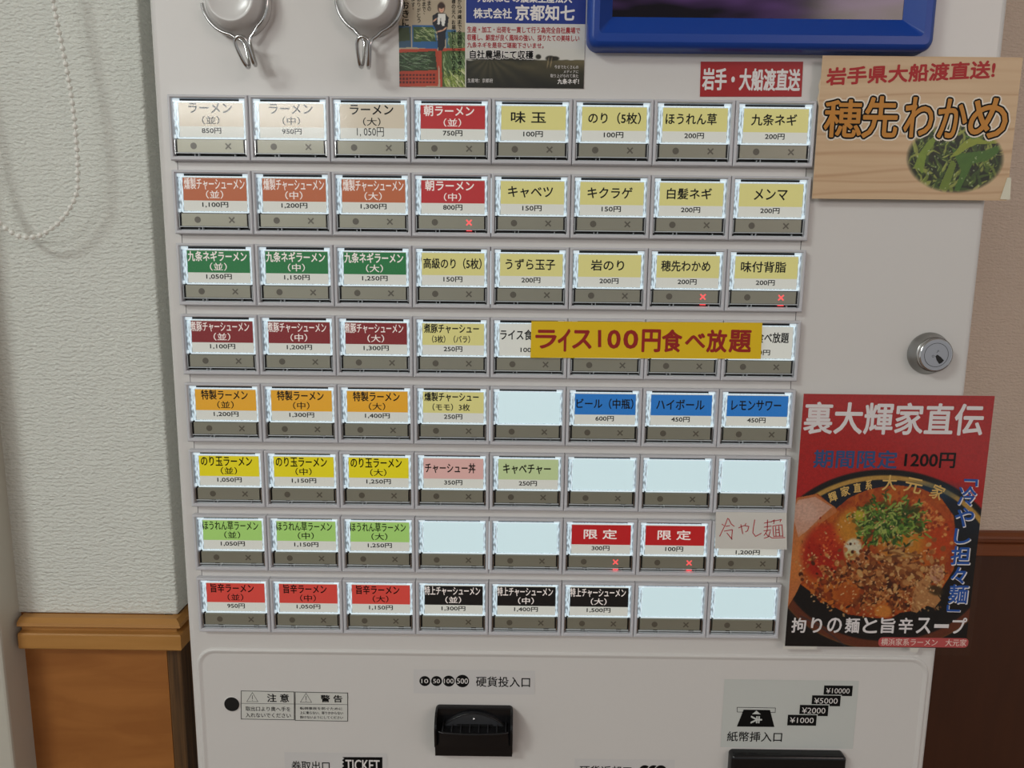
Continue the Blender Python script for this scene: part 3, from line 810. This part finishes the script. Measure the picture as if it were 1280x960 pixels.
cv.mask(emask(bc[0], bc[1], 141, 109) * (1 - emask(bc[0], bc[1], 130, 98)) * np.clip((V - 700) / 20, 0, 1), (104, 50, 30))
cv.mask(emask(bc[0], bc[1], 133.5, 103) * np.clip((690 - V) / 30, 0, 1), (14, 26, 40))
cv.mask(emask(1160, 615, 40, 12, .8), (30, 70, 100), .5)
for k in range(30):                                   # reflections under the bowl
    cv.stroke([(1000 + k * 2.2, 770 + k * 1.0 + .02 * k * k), (1003 + k * 2.2, 771 + k + .02 * k * k)], 1.4, (40, 52, 66), .6)
food = [(983, 760), (985, 640), (998, 622), (1022, 617), (1045, 636), (1062, 622), (1085, 612), (1118, 606), (1150, 610), (1176, 622), (1192, 645), (1196, 680), (1192, 712), (1178, 735), (1168, 752), (1150, 762), (1125, 766), (1112, 774), (1090, 772), (1060, 768), (1040, 757), (1022, 746), (1006, 734), (986, 720)]
cv.poly(food, (176, 78, 26))
nb1 = cv.noise(9, 1); nb2 = cv.noise(4, 2)
fm = np.zeros(U.shape)
tmp = cv.a.copy(); cv.a[:] = 0; cv.poly(food, (1, 1, 1)); fm = cv.a[..., 0].copy(); cv.a = tmp
cv.mask(fm * (nb1 > .55) * .6, (206, 106, 34)); cv.mask(fm * (nb2 > .62) * .6, (150, 48, 20))
# chashu slice
cv.poly([(984, 760), (984, 640), (997, 622), (1020, 618), (1044, 634), (1046, 640), (1026, 654), (1012, 676), (1004, 700), (1004, 722), (996, 740)], (200, 118, 66))
cv.poly([(990, 640), (998, 625), (1019, 621), (1040, 634), (1024, 648), (1010, 662), (998, 672)], (214, 164, 140))
cv.ell(1008, 640, 16, 12, (222, 178, 158), .8, .4, .6)
cv.ell(997, 700, 8, 30, (214, 126, 60), .8, .15, .6)
# red oil pool
cv.ell(1030, 690, 27, 34, (176, 34, 16), .95, .25, .35); cv.ell(1036, 672, 20, 14, (196, 56, 22), .8, .3, .5)
cv.ell(1168, 668, 24, 30, (196, 66, 22), .9, .1, .4); cv.ell(1160, 640, 26, 16, (180, 80, 34), .9, .3, .4)
cv.ell(1128, 680, 30, 26, (206, 140, 40), .8, 0, .6); cv.ell(1062, 660, 18, 22, (214, 150, 46), .8, 0, .6)
rn = np.random.RandomState(11)
def scat(n, cx, cy, sx, sy, sizes, cols, al=1.0, asp=.5, inside=True):
    for _ in range(n):
        x = cx + rn.randn() * sx; y = cy + rn.randn() * sy
        if inside and not (((x - 1092) / 102) ** 2 + ((y - 690) / 80) ** 2 < 1): continue
        s_ = rn.uniform(*sizes); c = cols[rn.randint(len(cols))]
        cv.ell(x, y, s_, s_ * rn.uniform(asp, 1), c, al, rn.uniform(0, 3.14), .4)
scat(260, 1165, 640, 16, 14, (1.2, 3.2), [(196, 84, 34), (214, 118, 54), (150, 50, 22), (226, 150, 80)])
scat(90, 1030, 690, 12, 16, (.8, 2), [(214, 80, 40), (150, 20, 12), (232, 130, 70)], .8)
# egg
cv.ell(1066, 686, 11, 13, (224, 214, 186), 1, .3, .3); cv.ell(1064, 694, 8, 6, (206, 190, 110), .8, 0, .5); cv.ell(1078, 702, 8, 9, (206, 150, 104), 1, .2, .3)
# minced meat
scat(1300, 1098, 728, 34, 17, (1.2, 4.2), [(134, 64, 26), (104, 44, 18), (164, 90, 42), (196, 120, 60), (76, 30, 12), (206, 142, 80), (60, 24, 10)], asp=.3)
scat(240, 1040, 742, 18, 10, (1.4, 3.8), [(150, 60, 20), (200, 110, 40), (110, 40, 14)])
scat(220, 1130, 712, 30, 12, (1.6, 4), [(150, 84, 40), (190, 130, 74), (206, 158, 96), (120, 60, 26)])
cv.ell(1058, 742, 16, 12, (180, 84, 26), .9, -.2, .5); cv.ell(1104, 764, 11, 8, (214, 130, 52), 1, .2, .4)
# meat chunks
for pts_, c in (([(1140, 748), (1146, 728), (1158, 722), (1176, 750), (1168, 760), (1156, 756), (1146, 766), (1139, 764)], (188, 130, 78)), ([(1162, 714), (1168, 706), (1178, 708), (1180, 722), (1170, 730), (1163, 724)], (198, 142, 116))):
    cv.poly(pts_, c)
    xs_ = [p[0] for p in pts_]; ys_ = [p[1] for p in pts_]
    for _ in range(60): cv.ell(rn.uniform(min(xs_), max(xs_)), rn.uniform(min(ys_) + 2, max(ys_) - 2), rn.uniform(1, 3), 1, [(224, 176, 116), (146, 84, 46), (206, 150, 96)][rn.randint(3)], .7, rn.uniform(.6, 1.3), .5)
cv.ell(1170, 738, 10, 6, (60, 44, 22), .9, .3, .5)
# menma, mushrooms
for _ in range(14):
    x = 1112 + rn.randn() * 14; y = 688 + rn.randn() * 6; a = rn.uniform(-.9, .9); L = rn.uniform(6, 12)
    cv.stroke([(x, y), (x + L * math.cos(a), y + L * math.sin(a) * .5), (x + 1.7 * L * math.cos(a), y + L * math.sin(a))], 3, [(150, 96, 48), (112, 66, 34), (196, 150, 90)][rn.randint(3)])
# sliced green onions
G = [(66, 104, 34), (96, 136, 48), (134, 162, 66), (36, 66, 22), (52, 84, 34), (166, 180, 92)]
for _ in range(120):
    a = rn.uniform(0, 6.3); r_ = math.sqrt(rn.rand()); cv.ell(1110 + 44 * r_ * math.cos(a), 651 + 26 * r_ * math.sin(a), 5, 3, (58, 70, 24), .6, a, .5)
for _ in range(360):
    x = 1110 + rn.randn() * 21; y = 652 + rn.randn() * 13
    if ((x - 1110) / 54) ** 2 + ((y - 650) / 33) ** 2 > 1: continue
    a = math.atan2(y - 640, x - 1108) + rn.randn() * .9; L = rn.uniform(4, 13); b = rn.randn() * .5
    cv.stroke([(x, y), (x + L * .5 * math.cos(a), y + L * .5 * math.sin(a)), (x + L * .8 * math.cos(a + b), y + L * .8 * math.sin(a + b))], rn.uniform(1.2, 2.8), G[rn.randint(6)])
cv.ell(1074, 644, 7, 6, (190, 180, 50), .9, 0, .5)
# sesame
for _ in range(420):
    x = rn.uniform(995, 1190); y = rn.uniform(625, 772)
    d = ((x - 1090) / 98) ** 2 + ((y - 705) / 70) ** 2
    if d > 1 or (x < 1030 and y < 690) or rn.rand() < .35 * (y < 700): continue
    cv.ell(x, y, 1.5, .85, (224, 178, 124) if rn.rand() < .7 else (186, 120, 70), .95, rn.uniform(0, 3.1), .5)
cv.mask(cv.noise(1.7, 9) * .12, (0, 0, 0))
M_pr = printmat('poster_print', 0.4)
rp = empty('ramen_poster', ((x0 + x1) / 2, yP, z0)); tag(rp, 'red ramen poster with bowl of spicy noodles, taped over the right edge', 'poster')
Ri = Matrix.Translation(rp.location).inverted()
def kid(o, root=None, inv=None): o.parent = root; o.matrix_parent_inverse = Matrix.Translation(root.location).inverted(); return o
kid(cv.into('printed_sheet', M_pr, None), rp)
mb = MB(); mb.box(x0, x1, yP + .00005, yP + .0003, z0, z1, M_paperw); kid(mb.build('paper_back'), rp)
T1 = yP - .0001; T2 = yP - .00016; T3 = yP - .00022
mb = MB()
M_pw = mat('poster_white', (236, 230, 230), .5); M_pblue = mat('poster_blue', (28, 84, 168), .5); M_pblue2 = mat('poster_blue_dull', (44, 78, 128), .5); M_gold = mat('poster_gold', (222, 182, 104), .5)
ptext(mb, '裏大輝家直伝', 1005.5, 1229, 504, 543, T1, M_pw, bold=.00048, nb=6)
ptext(mb, '期間限定', 1017.5, 1121.5, 563, 585, T1, M_pblue2, bold=.00034, nb=4)
ptext(mb, '1200円', 1131, 1194, 566, 584.5, T1, M_ink, bold=.0003, nb=4)
V_ = [('「', 1204, 1221, 599, 609, 0), ('冷', 1198, 1220, 608, 632, 0), ('や', 1194, 1217, 635, 658, 0), ('し', 1193, 1213, 661, 679, 0), ('担', 1189, 1212.5, 683, 705.5, 0), ('々', 1189, 1207, 709, 729, 0), ('麺', 1186, 1209.5, 731, 754, 0)]
for s_, a, b, c, d, _ in V_:
    if s_ == '「':
        for dm, m_, t_ in ((.8, M_pw, T1), (0, M_pblue, T2)):
            mb.line(pp([(1205 + dm, 600 + dm), (1221 + dm, 600.5 + dm), (1220.5 + dm, 608 + dm)], t_), .0017, t_, m_)
        continue
    ptext(mb, s_, a + .9, b + .9, c + 1, d + 1, T1, M_pw, bold=.0005, nb=6)
    ptext(mb, s_, a, b, c, d, T2, M_pblue, bold=.0003, nb=6)
for dm, m_, t_ in ((.8, M_pw, T1), (0, M_pblue, T2)):
    mb.line(pp([(1185 + dm, 756 + dm), (1184.5 + dm, 763 + dm), (1200 + dm, 763.5 + dm)], t_), .0015, t_, m_)
for i, s_ in enumerate('拘りの麺と旨辛スープ'):
    c_ = 998.5 + i * 22.3
    hw = 8.7; h0, h1 = 772.5, 790.5
    if s_ == 'り': hw = 6.5
    if s_ == 'ー': h0, h1 = 780.5, 783.5
    ptext(mb, s_, c_ - hw, c_ + hw, h0, h1 + i * .15, T1, M_pw, bold=.00028, nb=4)
pl = rrect(X(1098, 803, T1), X(1210.5, 803, T1), Z(1155, 809, T1), Z(1155, 797.2, T1), .0028, 6)
mb.poly(pl, T1, mat('poster_pill', (196, 84, 84), .5))
ptext(mb, '横浜家系ラーメン　大元家', 1101.5, 1208, 798.5, 807.3, T2, mat('poster_cream', (240, 214, 204), .5), bold=.00008, nb=2)
for s_, a, b, c, d, r_ in (('輝', 1036, 1046, 615, 627, .35), ('家', 1051, 1062, 608, 620, .25), ('直', 1067, 1076, 604, 615, .15), ('系', 1082, 1090, 600, 612, .05), ('大', 1103, 1121, 594, 613, 0), ('元', 1131, 1153, 598, 616, -.2), ('家', 1164, 1180, 606, 624, -.4)):
    ptext(mb, s_, a, b, c, d, T1, M_gold, bold=.00018, nb=3, rot=r_)
kid(mb.build('printed_lettering'), rp)
mb = MB(); mb.quad(x0 - .0006, x1 + .0035, z0 - .0052, z1 + .0006, yP - .0006, M_clear); mb.line([(x0 - .0006, z0 - .0052), (x1 + .0035, z0 - .0052), (x1 + .0035, z1 + .0006), (x0 - .0006, z1 + .0006)], .0003, yP - .00062, M_clear, True)
o = kid(mb.build('clear_sleeve'), rp)
mb = MB(); prect(mb, 979, 1021, 805, 811.5, yP + .0006, M_paperw); mb.poly(pp([(1136, 808), (1149, 809), (1147, 816), (1139, 815)], yP + .0007), yP + .0007, M_paperw)
kid(mb.build('tape'), rp)

# --- wakame poster
yW = -.0012
x0, x1 = X(1021.5, 160, yW), X(1268.5, 160, yW); z1, z0 = Z(1150, 70.5, yW), Z(1140, 249.5, yW)
cv = Canvas(x0, x1, z0, z1, yW, .0004, (212, 180, 142)); U, V = cv.U, cv.V
nl = cv.noise(70, 21, .5, 1); gr = np.sin((V + nl * 10 + cv.noise(18, 22, .2, 1) * 3) * .42)
cv.mask(np.clip(gr - .2, 0, 1) * .28, (190, 148, 108)); cv.mask(cv.noise(2.4, 25, .06, 1) * .18, (236, 210, 176))
cv.mask(np.clip((cv.noise(40, 26, .3, 1.4) - .4) * 2, 0, 1) * .3, (226, 196, 160))
for yy, w_ in ((120, 1), (167, 1.2), (191, 2.2), (214, 2.0), (224, 1.4), (241, 1.6)):
    ln = np.exp(-((V - yy - (U - 1140) * -.03 - 3 * np.sin(U * .02 + yy)) / w_) ** 2); cv.mask(ln * .35, (168, 118, 84))
cx, cy = 1194, 198
el = np.clip((1 - np.sqrt(((U - cx) / 62) ** 2 + ((V - cy) / 44) ** 2)) / .10, 0, 1)
keep = cv.a.copy()
cv.a[:] = (20, 30, 10)
rn = np.random.RandomState(4)
GG = [(52, 74, 22), (74, 98, 34), (28, 42, 14), (112, 128, 50), (56, 80, 30), (148, 156, 74), (14, 20, 8), (36, 52, 18)]
for _ in range(260):                                  # leafy ribbons
    x = cx + rn.uniform(-58, 58); y = cy + rn.uniform(-44, 42); a = rn.uniform(-2.2, -.2); L = rn.uniform(8, 24); w_ = rn.uniform(1.5, 6); c = GG[rn.randint(8)]
    pts_ = [(x, y)]
    for q in range(4): a += rn.randn() * .45; pts_.append((pts_[-1][0] + L / 4 * math.cos(a), pts_[-1][1] + L / 4 * math.sin(a)))
    for q in range(4): cv.stroke(pts_[q:q + 2], w_ * (1 - q * .2), c, .92)
    if rn.rand() < .5: cv.stroke([(p[0] - w_ * .3, p[1]) for p in pts_[:3]], .9, (176, 190, 96), .7)
for pts_, c in (([(1150, 225), (1158, 205), (1170, 188), (1188, 172), (1182, 190), (1170, 206), (1164, 236)], (124, 148, 50)), ([(1210, 196), (1228, 204), (1262, 200), (1290, 190), (1284, 204), (1266, 216), (1244, 220), (1232, 244), (1222, 264), (1214, 262), (1226, 232)], (70, 110, 36)),
                 ([(1206, 212), (1230, 186), (1246, 176), (1262, 184), (1290, 182), (1290, 188), (1250, 190), (1236, 196), (1222, 206)], (146, 158, 54)), ([(1190, 258), (1210, 214), (1218, 220), (1208, 250), (1200, 268)], (110, 132, 44)), ([(1232, 178), (1250, 168), (1260, 176), (1246, 182)], (92, 134, 48))):
    cv.poly([(1194 + (p[0] - 1216) * .78, 198 + (p[1] - 212) * .80) for p in pts_], c, .95)
for _ in range(45): cv.ell(cx + rn.uniform(-52, 52), cy + rn.uniform(-34, 38), rn.uniform(.6, 1.8), .7, (200, 212, 170), .7, rn.uniform(0, 3), .6)
img = cv.a.copy(); cv.a = keep; e3 = el[..., None]; cv.a = cv.a * (1 - e3) + img * e3
wp = empty('wakame_poster', ((x0 + x1) / 2, yW, z0)); tag(wp, 'pale wood-grain seaweed poster with gold lettering at the upper right', 'poster')
kid(cv.into('printed_sheet', M_pr, None), wp)
mb = MB(); pts_ = [(x0, z0), (x1, z0), (x1, z1), (x0 + .002, z1), (x0 + .0003, z1 - .012), (x0 - .0012, z1 - .018), (x0 - .0004, z1 - .022), (x0 - .0014, z1 - .026), (x0, z1 - .03)]
mb.prism(pts_, yW + .00005, yW + .0003, mat('sheet_back', (220, 200, 172), .6)); kid(mb.build('paper_back'), wp)
mb = MB(); T = yW - .0001
M_pr1 = mat('print_red', (176, 26, 30), .5); M_o1 = mat('print_ochre', (200, 134, 48), .5); M_glow = mat('print_cream', (240, 230, 216), .5)
ptext(mb, '岩手県大船渡直送!', 1034, 1243, 80.5, 102, T, M_pr1, bold=.0004, nb=5, shear=.052)
kw = dict(off=0, nb=8, rot=0)
for i, (s_, a, b, c, d) in enumerate((('穂', 1031, 1077, 125, 171), ('先', 1079, 1122, 121, 172), ('わ', 1131, 1166, 122, 171), ('か', 1173, 1208, 124, 172), ('め', 1212, 1259, 123, 172))):
    ptext(mb, s_, a, b, c, d, T - .00001 * i, M_glow, bold=.0024, nb=14)
for i, (s_, a, b, c, d) in enumerate((('穂', 1031, 1077, 125, 171), ('先', 1079, 1122, 121, 172), ('わ', 1131, 1166, 122, 171), ('か', 1173, 1208, 124, 172), ('め', 1212, 1259, 123, 172))):
    ptext(mb, s_, a, b, c, d, T - .00010, M_ink, bold=.0015, nb=12)
    ptext(mb, s_, a, b, c, d, T - .00016, M_o1, bold=.00045, nb=8)
kid(mb.build('printed_lettering'), wp)
mb = MB(); M_tape = mat('tape_pale', (226, 222, 200), .4); mb.prism(pp([(1250, 249), (1262.5, 249.5), (1264, 222), (1259, 222)], yW - .0003), yW - .0004, yW - .0003, M_tape); kid(mb.build('tape'), wp)

# --- red sticker
yS = YB - .0004
rs = MB(); q = pp([(875, 120.7), (1001.8, 120.7), (1004, 77), (876, 77)], yS); rs.prism(q, yS, YB - .00001, mat('sign_red', (168, 18, 24), .4))
o = rs.build('red_sign'); tag(o, 'small red sign with white characters above the right-hand buttons', 'sign')
mb = MB(); ptext(mb, '岩手・大船渡直送', 878.5, 1000, 86, 113, yS - .0001, M_white_ink, bold=.00035, nb=5); mb.build('printed_lettering', o)
# --- yellow strip
yY = -.0007
ys = MB(); q = pp([(663, 447.2), (951, 448.7), (953, 403.5), (664.3, 401.5)], yY); ys.prism(q, yY, -.0004, mat('strip_yellow', (240, 200, 8), .42))
o = ys.build('rice_strip'); tag(o, 'yellow paper strip with dark red writing across the fourth button row', 'sign')
mb = MB(); M_dr = mat('strip_red', (158, 22, 12), .5)
W_ = [('ラ', 670, 695), ('イ', 698, 712), ('ス', 716, 739), ('1', 746.5, 751), ('0', 760, 775), ('0', 780, 797), ('円', 803, 825), ('食', 828, 852), ('べ', 857, 881), ('放', 884, 908), ('題', 912, 938.5)]
for s_, a, b in W_:
    c, d = 411.5, 438.5
    if s_ == '1': mb.line(pp([(749.5, 412.5), (749.5, 434)], yY - .0001), .0022, yY - .0001, M_dr); continue
    if s_ == '0': c, d = 412.5, 434.5
    if s_ in 'ラス': c, d = 413, 435
    if s_ == 'べ': c, d = 416, 433
    k = (a - 670) / 270 * 1.8
    ptext(mb, s_, a, b, c + k, d + k, yY - .0001, M_dr, bold=.0005, nb=6)
mb.build('printed_lettering', o)
# --- handwritten note
yN = -.0008
nb_ = MB(); q = pp([(893.8, 685.5), (983.6, 687), (983.3, 641), (895, 640)], yN); nb_.prism(q, yN, -.0004, mat('note_paper', (222, 219, 212), .6))
o = nb_.build('paper_note'); tag(o, 'white paper note handwritten in red, stuck over a button', 'note')
mb = MB(); M_pen = mat('red_pen', (186, 24, 40), .5)
ST = [[(489, 340), (500, 348)], [(519, 310), (506, 345), (478, 402)], [(522, 312), (536, 340), (552, 352)], [(508, 352), (530, 348)], [(500, 376), (542, 368)], [(542, 368), (538, 416)], [(514, 384), (530, 404), (541, 418)],
      [(572, 360), (600, 348), (624, 352), (618, 374), (606, 380)], [(584, 342), (594, 390)], [(610, 336), (604, 350)],
      [(654, 318), (648, 352), (644, 384), (658, 402), (688, 386)],
      [(700, 336), (740, 328)], [(718, 318), (716, 372)], [(700, 356), (738, 350)], [(698, 374), (736, 370)], [(716, 374), (700, 398)], [(708, 384), (722, 404)], [(732, 376), (722, 404), (700, 412)], [(722, 398), (740, 410), (806, 408)],
      [(744, 326), (786, 318), (780, 330)], [(744, 350), (748, 402)], [(744, 350), (790, 344), (794, 404)], [(758, 352), (760, 400)], [(774, 350), (778, 400)], [(758, 370), (776, 368)], [(758, 384), (778, 382)], [(748, 402), (794, 400)], [(734, 330), (752, 320), (748, 340)]]
for s_ in ST:
    mb.line(pp([(780 + a / 4, 570 + b / 4) for a, b in s_], yN - .0001), .00058, yN - .0001, M_pen)
mb.build('handwriting', o)

# --- green onion poster (two sheets)
yG = YB - .0006
x0, x1 = X(498.7, 54, yG), X(731, 54, yG); xm = X(582, 60, yG); z0 = Z(610, 109.5, yG); z1 = z0 + .10
gp = empty('green_onion_poster', ((x0 + x1) / 2, yG, z0)); tag(gp, 'green onion farm poster with blue heading beside the second hook', 'poster')
mb = MB(); mb.box(x0, x1, yG + .00005, yG + .0004, z0, z1, M_paperw); kid(mb.build('paper_back'), gp)
cv = Canvas(x0, xm - .0003, z0, z1, yG, .00036, (176, 160, 136)); U, V = cv.U, cv.V
cv.mask(cv.noise(20, 3) * .4, (206, 194, 170))
def C(x, y): return (400 + x / 3.765, y / 3.765)
def Q(*p): return [C(*a) for a in p]
rn = np.random.RandomState(8)
def leeks(x0_, x1_, y0_, y1_, n, cols, ang, L=(20, 60)):
    for _ in range(n):
        x, y = rn.uniform(x0_, x1_), rn.uniform(y0_, y1_); a = ang + rn.randn() * .22; l_ = rn.uniform(*L)
        cv.stroke([C(x, y), C(x + l_ * math.cos(a), y + l_ * math.sin(a))], rn.uniform(.5, 1.1), cols[rn.randint(len(cols))], .9)
cv.poly(Q((365, 120), (428, 122), (430, 222), (365, 226)), (52, 84, 110)); cv.poly(Q((370, 130), (420, 130), (424, 190), (370, 196)), (56, 70, 36))
cv.poly(Q((432, 118), (540, 118), (556, 210), (552, 232), (434, 222)), (40, 96, 150)); cv.poly(Q((440, 126), (532, 126), (546, 196), (440, 196)), (60, 86, 40))
leeks(440, 530, 128, 180, 60, [(96, 130, 60), (150, 170, 110), (200, 206, 160), (40, 60, 24)], .5, (15, 35))
cv.poly(Q((590, 140), (640, 140), (650, 240), (596, 240)), (60, 110, 150)); cv.poly(Q((600, 150), (690, 150), (690, 230), (612, 230)), (90, 110, 70))
leeks(600, 680, 150, 225, 60, [(110, 140, 80), (60, 90, 40), (170, 180, 130)], 1.3, (10, 30))
cv.poly(Q((365, 232), (548, 228), (560, 250), (556, 405), (365, 410)), (184, 66, 40)); cv.poly(Q((365, 248), (542, 240), (552, 330), (365, 336)), (38, 54, 24))
leeks(366, 500, 245, 325, 150, [(52, 84, 44), (92, 120, 84), (24, 38, 18), (130, 150, 120), (70, 100, 60)], .12, (20, 48))
for r_ in range(3):
    for q in range(11): x = 372 + q * 16; y = 348 + r_ * 17; cv.poly(Q((x, y), (x + 10, y), (x + 10, y + 10), (x, y + 10)), (86, 24, 16))
cv.poly(Q((556, 228), (690, 226), (690, 410), (566, 410)), (188, 70, 44)); cv.poly(Q((572, 240), (690, 238), (690, 410), (576, 410)), (70, 90, 40))
leeks(576, 680, 240, 330, 130, [(40, 66, 34), (110, 140, 90), (80, 110, 60), (170, 190, 140)], 1.2, (25, 70))
leeks(580, 680, 320, 395, 120, [(200, 210, 130), (150, 170, 70), (226, 226, 180), (90, 110, 40)], 1.0, (20, 50))
# figure on the print
cv.poly(Q((530, 72), (552, 60), (590, 62), (606, 84), (600, 130), (592, 150), (588, 216), (576, 240), (556, 236), (552, 160), (540, 130), (528, 110)), (24, 26, 38))
cv.poly(Q((556, 66), (590, 64), (592, 84), (584, 124), (574, 120), (568, 84), (562, 118), (552, 112)), (232, 230, 224))
cv.ell(*C(571, 36), 4.6, 7.0, (60, 36, 26), 1, 0, .3); cv.ell(*C(572, 42), 3.3, 4.8, (222, 172, 144), 1, 0, .3); cv.ell(*C(571, 28), 4.4, 3, (54, 32, 24), 1, 0, .4)
cv.ell(*C(569, 41), .5, .4, (50, 30, 24)); cv.ell(*C(575, 41), .5, .4, (50, 30, 24)); cv.ell(*C(572, 49), 1.1, .5, (190, 80, 70))
cv.stroke([C(534, 100), C(548, 88)], 2, (220, 170, 140)); cv.stroke([C(552, 150), C(580, 142), C(594, 130)], 2, (214, 164, 134))
kid(cv.into('printed_photo', M_pr, None), gp)
mb = MB(); T = yG - .0001
def vert(s_, px, py0, ph, wd, m, bold=0.0):
    for i, c in enumerate(s_):
        if c in ' ': continue
        h = ph * .84; wq = wd
        if c in 'ー': h, wq = ph * .8, wd * .2
        elif c in '、。': h, wq = ph * .3, wd * .3
        elif c in 'くしいり': wq = wd * .8
        ptext(mb, c, px - wq / 2, px + wq / 2, py0 + i * ph, py0 + i * ph + h, T, m, bold=bold, nb=3)
vert('おおきに', 507, -9, 10.8, 8, M_ink, .00012)
vert('ございます。', 516.5, -26, 7.2, 4.6, M_ink, .00004); vert('まことにありがとう', 523.5, -30, 6.6, 4.2, M_ink, .00004)
vert('おかげさまで、', 530, -26, 7, 4.2, M_ink, .00004); vert('みなさまの', 536.5, -20, 7, 4.2, M_ink, .00004)
vert('北海道から沖縄まで全国約三千の様々な', 574.5, -20, 6.4, 4.8, M_ink, .00006)
vert('飲食店様の元へお届けいたしております', 567, -20, 6.4, 4.6, M_ink, .00006)
kid(mb.build('vertical_lettering'), gp)
# right sheet
cv = Canvas(xm + .0003, x1, z0, Z(650, 60, yG), yG, .00036, (214, 212, 204)); U, V = cv.U, cv.V
hz = 74 + 1.5 * cv.noise(6, 2); sky = np.clip((V - 60) / 14, 0, 1)
cv.mask(np.clip((V - hz) / 1.2, 0, 1), (52, 50, 34))
vx, vy = 612, 70
ang = np.arctan2(U - vx, np.maximum(V - vy, .5)); st = .5 + .5 * np.sin(ang * 16 + cv.noise(8, 3) * 1.2)
g_ = np.clip((V - hz) / 2, 0, 1)
cv.mask(g_ * st * .5, (96, 88, 62)); cv.mask(g_ * np.clip((V - 84) / 26, 0, 1) * .75, (14, 14, 12)); cv.mask(g_ * np.clip((U - 650) / 60, 0, 1) * np.clip((92 - V) / 14, 0, 1) * .5, (150, 132, 92))
cv.mask(np.clip((U - 580) / 20, 0, 1) * 0 + g_ * np.clip((600 - U) / 20, 0, 1) * .5, (10, 12, 8))
for x, y, a, b in ((673, 71, 3.4, 3), (688, 73, 6, 3.4), (694, 73, 5, 2.6), (620, 74, 34, 1.6), (650, 75, 20, 1.4)): cv.ell(x, y, a, b, (34, 32, 22), .95, 0, .4)
for x in (686, 690): cv.stroke([(x, 72), (x - 2, 84)], 1.6, (206, 180, 140), .45)
kid(cv.into('printed_photo', M_pr, None), gp)
mb = MB(); zb_ = Z(655, 29.5, yG)
mb.quad(xm + .0003, x1, zb_, z1, yG, mat('sheet_blue', (22, 50, 136), .4))
mb.quad(xm + .0003, x1, Z(650, 60, yG), zb_, yG, mat('sheet_white', (214, 212, 206), .5))
ptext(mb, '九条ねぎの農業生産法人', 597, 715, -7.5, 3, T, M_white_ink, bold=.0002)
ptext(mb, '株式会社', 592, 639.5, 10.5, 23, T, M_white_ink, bold=.00016)
ptext(mb, '京都知七', 644.5, 718, 6.5, 25.5, T, M_white_ink, bold=.0003, nb=5)
M_rt = mat('text_red', (168, 22, 40), .5)
ptext(mb, '生産・加工・出荷を一貫して行う為完全自社農場で', 584, 725, 33.5, 41.3, T, M_rt, bold=.00009, nb=3)
ptext(mb, '収穫し、鮮度が良く風味の強い、採りたての美味しい', 584, 724, 43.3, 51.2, T, M_rt, bold=.00009, nb=3)
ptext(mb, '九条ネギを是非ご堪能下さいませ。', 584, 679.5, 53, 60, T, M_rt, bold=.00009, nb=3)
ptext(mb, '自社農場にて収穫', 587.5, 666.5, 63, 73.5, T, M_white_ink, bold=.0005, nb=8)
ptext(mb, '自社農場にて収穫', 587.5, 666.5, 63, 73.5, T - .00006, M_ink, bold=.00015, nb=4)
ptext(mb, '生産地：京都府', 584.5, 616, 98, 103.3, T, M_white_ink)
ptext(mb, '今までたくさんの', 693, 723, 81.5, 86, T, M_white_ink); ptext(mb, 'メディアに', 704.5, 723, 87.5, 91.5, T, M_white_ink)
ptext(mb, '取り上げられて来た', 688, 723, 92.6, 97, T, M_white_ink); ptext(mb, '九条ネギ！', 697, 723.5, 98.5, 105, T, M_white_ink, bold=.00012)
kid(mb.build('printed_text_panel'), gp)
